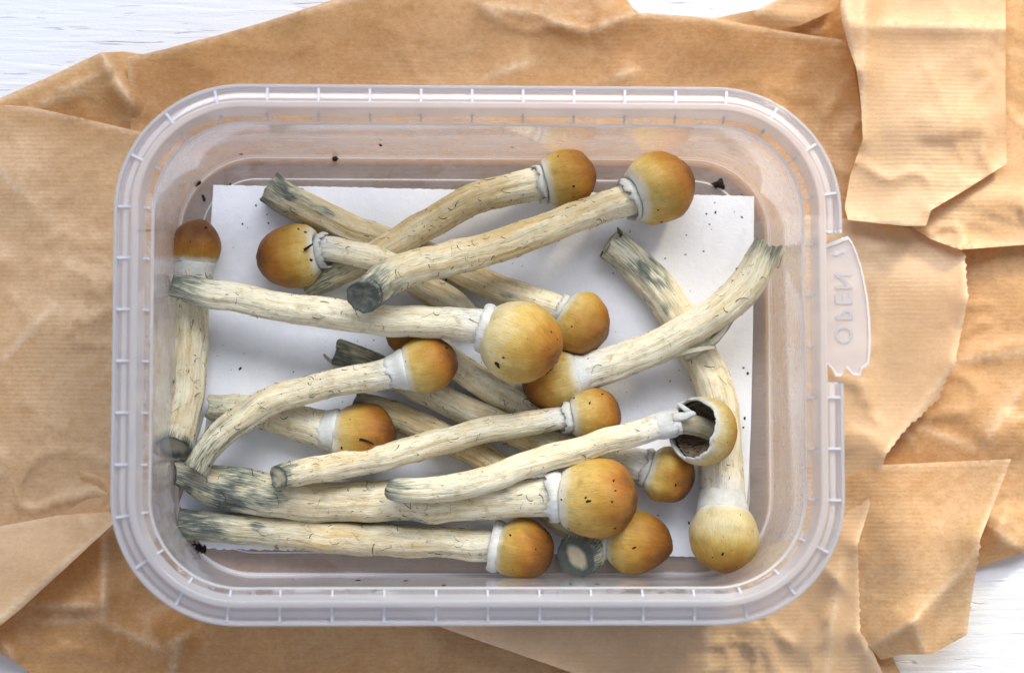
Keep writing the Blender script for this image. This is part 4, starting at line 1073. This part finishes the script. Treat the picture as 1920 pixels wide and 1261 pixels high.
# ---- broken-capped mushroom
def build_broken():
    sp = dict(rs=0.88, pts=[(730, 914, 17, 18.0), (742, 917, 25, 18.4), (790, 918, 29, 18.4), (850, 912, 30, 18.6), (920, 898, 29, 18.8), (1000, 868, 28, 18.4), (1100, 838, 27, 18.2), (1200, 808, 27, 18.6), (1275, 790, 29, 19.0)],
              stain=(0.8, 4.0, 0.10), tan=0.20, rag=0.10)
    root = empty('mushroom', PM(745, 917, 18.6), 'mushroom whose cap is broken open showing dark gills, beside the right wall', 'mushroom', GROUP)
    C, s, T, V, dirs, rr = build_stem(root, sp, 31)
    fibres(root, V, dirs, 36, 77)
    neck = dict(pts=[(1268, 792, 20, 19.0), (1295, 795, 20, 17.5), (1330, 806, 20, 14.5), (1345, 810, 22, 13.0)], stain=(0.2, 3, 0.0), tan=0.35)
    ctrl = [(*PM(x, y, z), r * SC(ZPAD + z * 0.001)) for (x, y, r, z) in neck['pts']]
    C2, s2, T2, E1, E2, th, d2, r2, V2 = swept(ctrl, 33, m=48)
    n, m = r2.shape
    mesh_obj('neck', V2.reshape(-1, 3), grid_faces(n, m), M_STEM, root, {'stain': np.full(n * m, 0.22), 'tan': np.full(n * m, 0.45), 'fib': fib_attr(s2, th, 3.0, 33).reshape(-1, 3)})
    cen = np.array(PM(1317, 807, 18.4)); R = 66 * SC(cen[2])
    a, e1, e2 = frame((0.76, -0.10, -0.62))
    n, m = 40, 96
    th = np.linspace(0, 2 * math.pi, m, endpoint=False)
    rg = fbm(np.stack([np.cos(th) * 4, np.sin(th) * 4, np.zeros(m)], -1), 3, 4)
    lim = math.radians(114) + 0.13 * rg
    D = np.cos(th)[:, None] * e1 + np.sin(th)[:, None] * e2
    def sph(k, Rr, flat=1.0):
        ph = k * lim
        q = np.stack([np.cos(th) * np.sin(ph) * 1.3, np.sin(th) * np.sin(ph) * 1.3, np.cos(ph) * 1.3], -1) + 3.1
        lum = 1 + 0.05 * fbm(q, 3, 2)
        return cen + (D * np.sin(ph)[:, None] + a * np.cos(ph)[:, None] * flat) * (Rr * lum)[:, None]
    ks = np.linspace(0.01, 1, n)
    Vo = np.array([sph(k, R) for k in ks]); t = 1 - ks
    fb = np.array([np.stack([np.cos(th) * 2.4, np.sin(th) * 2.4, np.full(m, k * 0.8)], -1) for k in ks]) + 41
    mesh_obj('cap', Vo.reshape(-1, 3), grid_faces(n, m), M_CAP, root,
             {'cap_t': np.repeat(t * 0.95 + 0.06, m), 'tone': np.full(n * m, 0.36), 'fib': fb.reshape(-1, 3)})
    # torn flesh round the opening
    fl = []
    for q, (k, rr_) in enumerate(((1.0, 1.0), (1.025, 0.985), (1.03, 0.95), (1.01, 0.915), (0.97, 0.895), (0.92, 0.89))):
        j = fbm(np.stack([np.cos(th) * 14, np.sin(th) * 14, np.full(m, q * 0.9)], -1), 13, 2)
        fl.append(sph(k, R * rr_) + a * (j * R * 0.035)[:, None])
    mesh_obj('torn_flesh', np.array(fl).reshape(-1, 3), grid_faces(6, m), M_VEIL, root,
             {'stain': np.clip(np.repeat([0.0, 0.1, 0.18, 0.3, 0.45, 0.6], m) + 0.35 * np.tile(rg, 6), 0, 1), 'fib': np.tile(np.stack([np.cos(th) * 6, np.sin(th) * 6, th], -1), (6, 1))})
    # inside with radial gills
    gl = []
    m2 = 192; th2 = np.linspace(0, 2 * math.pi, m2, endpoint=False)
    D2 = np.cos(th2)[:, None] * e1 + np.sin(th2)[:, None] * e2; lim2 = np.interp(th2, np.append(th, 2 * math.pi), np.append(lim, lim[0]))
    ki = np.linspace(0.96, 0.02, 26); fb = []
    for k in ki:
        ph = k * lim2; depth = 0.88 - 0.12 * (0.5 + 0.5 * np.where(np.arange(m2) % 3 == 0, -1, 1)) * math.sin(k * math.pi * 0.9)
        gl.append(cen + (D2 * np.sin(ph)[:, None] + a * np.cos(ph)[:, None] * 0.85) * (R * depth)[:, None])
        fb.append(np.stack([np.cos(th2) * 5, np.sin(th2) * 5, np.full(m2, k)], -1))
    mesh_obj('gills', np.array(gl).reshape(-1, 3), grid_faces(26, m2), M_GILL, root, {'fib': np.array(fb).reshape(-1, 3)})
    # torn veil where the stem enters
    i = len(C) - 6
    lathe_ring(root, 'veil', [(-0.0035, C[i, 3] * 0.99, 0.4, 0), (-0.0022, C[i, 3] * 1.06, 0.2, 0), (0.0006, C[i, 3] * 1.08, 1.0, 0.1), (0.0014, C[i, 3] * 1.0, 1.4, 0.3), (0.0008, C[i, 3] * 0.8, 0.6, 0.5), (0, C[i, 3] * 0.5, 0, 0.5)],
               C[i, :3], T[i], 17, rag=0.30, tears=0.12)
    strip(root, [(1262, 782, 22.3), (1285, 780, 23.0), (1298, 775, 23.5), (1303, 778, 23.2)], 10, 5, mat=M_VEIL, name='veil_shred', thick=0.7, stain=0.0)
    strip(root, [(1294, 774, 21.5), (1284, 766, 22.5), (1274, 758, 22.0), (1270, 756, 21.5)], 6, 7, mat=M_VEIL, name='veil_shred', thick=0.4, stain=0.0)
    rng = random.Random(5); sv, sf = [], []
    for q in range(22):
        i = rng.randrange(4, n - 2); j = rng.randrange(m); p = Vo[i, j]; nn = (p - cen) / np.linalg.norm(p - cen)
        if nn[2] < 0: continue
        blob(sv, sf, p, nn, rng.choice([0.12, 0.16, 0.2, 0.35]) * 0.001, rng, 0.35, rng.uniform(1, 1.8))
    o = mesh_obj('dirt_specks', sv, sf, M_SOIL, root, smooth=False); o['kind'] = 'stuff'
build_broken()

# ---- cut stump standing on end
def build_stump():
    sp = dict(pts=[(1080, 1046, 38, 12.4), (1086, 1040, 42, 10.2), (1097, 1026, 40, 7.0), (1106, 1010, 36, 4.6), (1112, 995, 30, 4.3)], stain=(0.95, 3.0, 0.15), tan=0.45, rag=0.03, flare=-0.02, cutstain=1.5, core=0.0, corek=1.18, oval=True, endj=0.05, rs=1.02)
    root = empty('mushroom_stump', PM(1112, 995, 4.3), 'cut blue-grey stem stump turned up to show its pale core, near the front wall', 'mushroom stump')
    C, s, T, V, dirs, rr = build_stem(root, sp, 44)
    fibres(root, V, dirs, 10, 99)
build_stump()

# ------------------------------------------------------------------ soil
def crumb(name, px, py, z, sizes, label, seed):
    rng = random.Random(seed); V, F_ = [], []
    c = P(px, py, z)
    for (dx, dy, sz, el) in sizes:
        q = np.array(P(px + dx, py + dy, z)) + np.array((0, 0, sz * 0.35 * MPP))
        blob(V, F_, q, (rng.uniform(-0.2, 0.2), rng.uniform(-0.2, 0.2), 1), sz * MPP, rng, 0.8, el)
        blob(V, F_, q - np.array((0, 0, sz * 0.05 * MPP)), (rng.uniform(-0.2, 0.2), rng.uniform(-0.2, 0.2), -1), sz * MPP, rng, 0.4, el)
    o = mesh_obj(name, np.array(V) - np.array(c), F_, M_SOIL, smooth=False)
    o.location = c
    tag(o, label, 'soil crumb', 'soil crumbs in the tub')
ZS = ZFLOOR + 0.0002
crumb('soil_crumb', 1349, 345, ZS, [(0, 0, 9, 1.1), (-7, 2, 6, 1.3), (6, 5, 6, 1), (2, -6, 5, 1)], 'black soil crumb on the tub floor above the pad corner, right of the uppermost caps', 2)
crumb('soil_crumb', 371, 1028, ZS, [(0, 0, 10, 1.0), (8, 3, 7, 1.2), (13, -4, 5, 1), (-8, -8, 4, 1.8), (-13, -14, 3, 2.0)], 'ragged black soil crumb in the near left corner below the front mushroom', 3)
crumb('soil_crumb', 628, 298, ZS + 0.0005, [(0, 0, 5, 1.3), (3, 0, 4, 1)], 'tiny black soil crumb at the edge of the tub floor, along the far wall', 4)
crumb('soil_crumb', 372, 343, ZS + 0.0004, [(0, 0, 5, 1.2), (-4, 4, 3.5, 1.4)], 'small black soil crumb on the curved floor edge in the far left corner', 5)

def specks():
    rng = random.Random(9); V, F_ = [], []
    for q in range(210):
        x, y = rng.uniform(395, 1400), rng.uniform(365, 1030)
        blob(V, F_, P(x, y, ZPAD + 0.00002), (0, 0, 1), rng.choice([0.7, 0.8, 1.0, 1.0, 1.3, 1.6, 2.0, 3.0]) * MPP * rng.uniform(0.6, 1.0), rng, 0.5, rng.uniform(1, 1.7))
    for (x, y, sz) in ((1298, 709, 3.5), (1402, 700, 3), (1150, 512, 2), (1204, 386, 2), (1342, 398, 2.6), (1340, 380, 2), (905, 1020, 3), (1160, 1020, 2), (455, 420, 2), (770, 960, 2), (1330, 420, 2)):
        blob(V, F_, P(x, y, ZPAD + 0.00003), (0, 0, 1), sz * MPP, rng, 0.6, 1.2)
    o = mesh_obj('soil_specks', V, F_, M_SOIL, smooth=False)
    tag(o, 'tiny dark soil specks scattered over the white pad', 'specks', kind='stuff')
    V, F_ = [], []
    for (x, y, z, sz, el) in ((714, 272, 0.012, 4.0, 2.6), (452, 289, 0.008, 3, 2), (743, 213, 0.053, 3, 1), (960, 276, 0.012, 3, 1.6), (714, 262, 0.014, 1.5, 1), (382, 371, ZS, 4, 2.6), (432, 345, ZS, 2.5, 1),
                              (1335, 345, ZS, 2, 2), (833, 1097, 0.02, 4.5, 2.0), (672, 1087, 0.012, 3.5, 2.2), (760, 1088, 0.012, 3.5, 2.2), (430, 1106, 0.022, 2.5, 1), (1275, 1121, 0.045, 3, 2), (1070, 1094, 0.018, 3, 3),
                              (1120, 1094, 0.018, 3, 3), (550, 1086, 0.009, 2, 1), (520, 276, 0.012, 1.5, 1), (1391, 364, ZS, 2, 1), (247, 636, 0.057, 2.2, 1), (319, 280, 0.050, 3, 1)):
        if z > ZS + 0.001:      # stuck on the inside of the wall
            best = None
            for k_ in range(140):
                zz = ZFLOOR + 0.0025 + (ZRIM - 0.010 - ZFLOOR) * k_ / 139; q = P(x, y, zz)
                u = 72 + 10 * (ZRIM - 0.009 - zz) / (ZRIM - 0.009 - ZFLOOR - 0.002); o_ = u * MPP
                ax, ay = abs(q.x - TCX) - (THX - TR), abs(q.y - TCY) - (THY - TR)
                r_ = TR - o_
                sdv = math.hypot(max(ax, 0), max(ay, 0)) + min(max(ax, ay), 0) - r_
                if best is None or abs(sdv) < best[0]: best = (abs(sdv), q)
            q = best[1]; nn = Vector((TCX - q.x, TCY - q.y, 0.0))
            nn = Vector((0, nn.y, 0)) if abs(q.y - TCY) > THY * 0.75 else nn
            blob(V, F_, q, (nn.normalized().x, nn.normalized().y, 0.2), sz * MPP, rng, 0.4, el)
            continue
        blob(V, F_, P(x, y, z), (0, 0.3, 1), sz * MPP, rng, 0.5, el)
    o = mesh_obj('wall_specks', V, F_, M_SOIL, smooth=False)
    tag(o, 'small dark dirt specks stuck along the tub walls and floor edge', 'specks', kind='stuff')
specks()
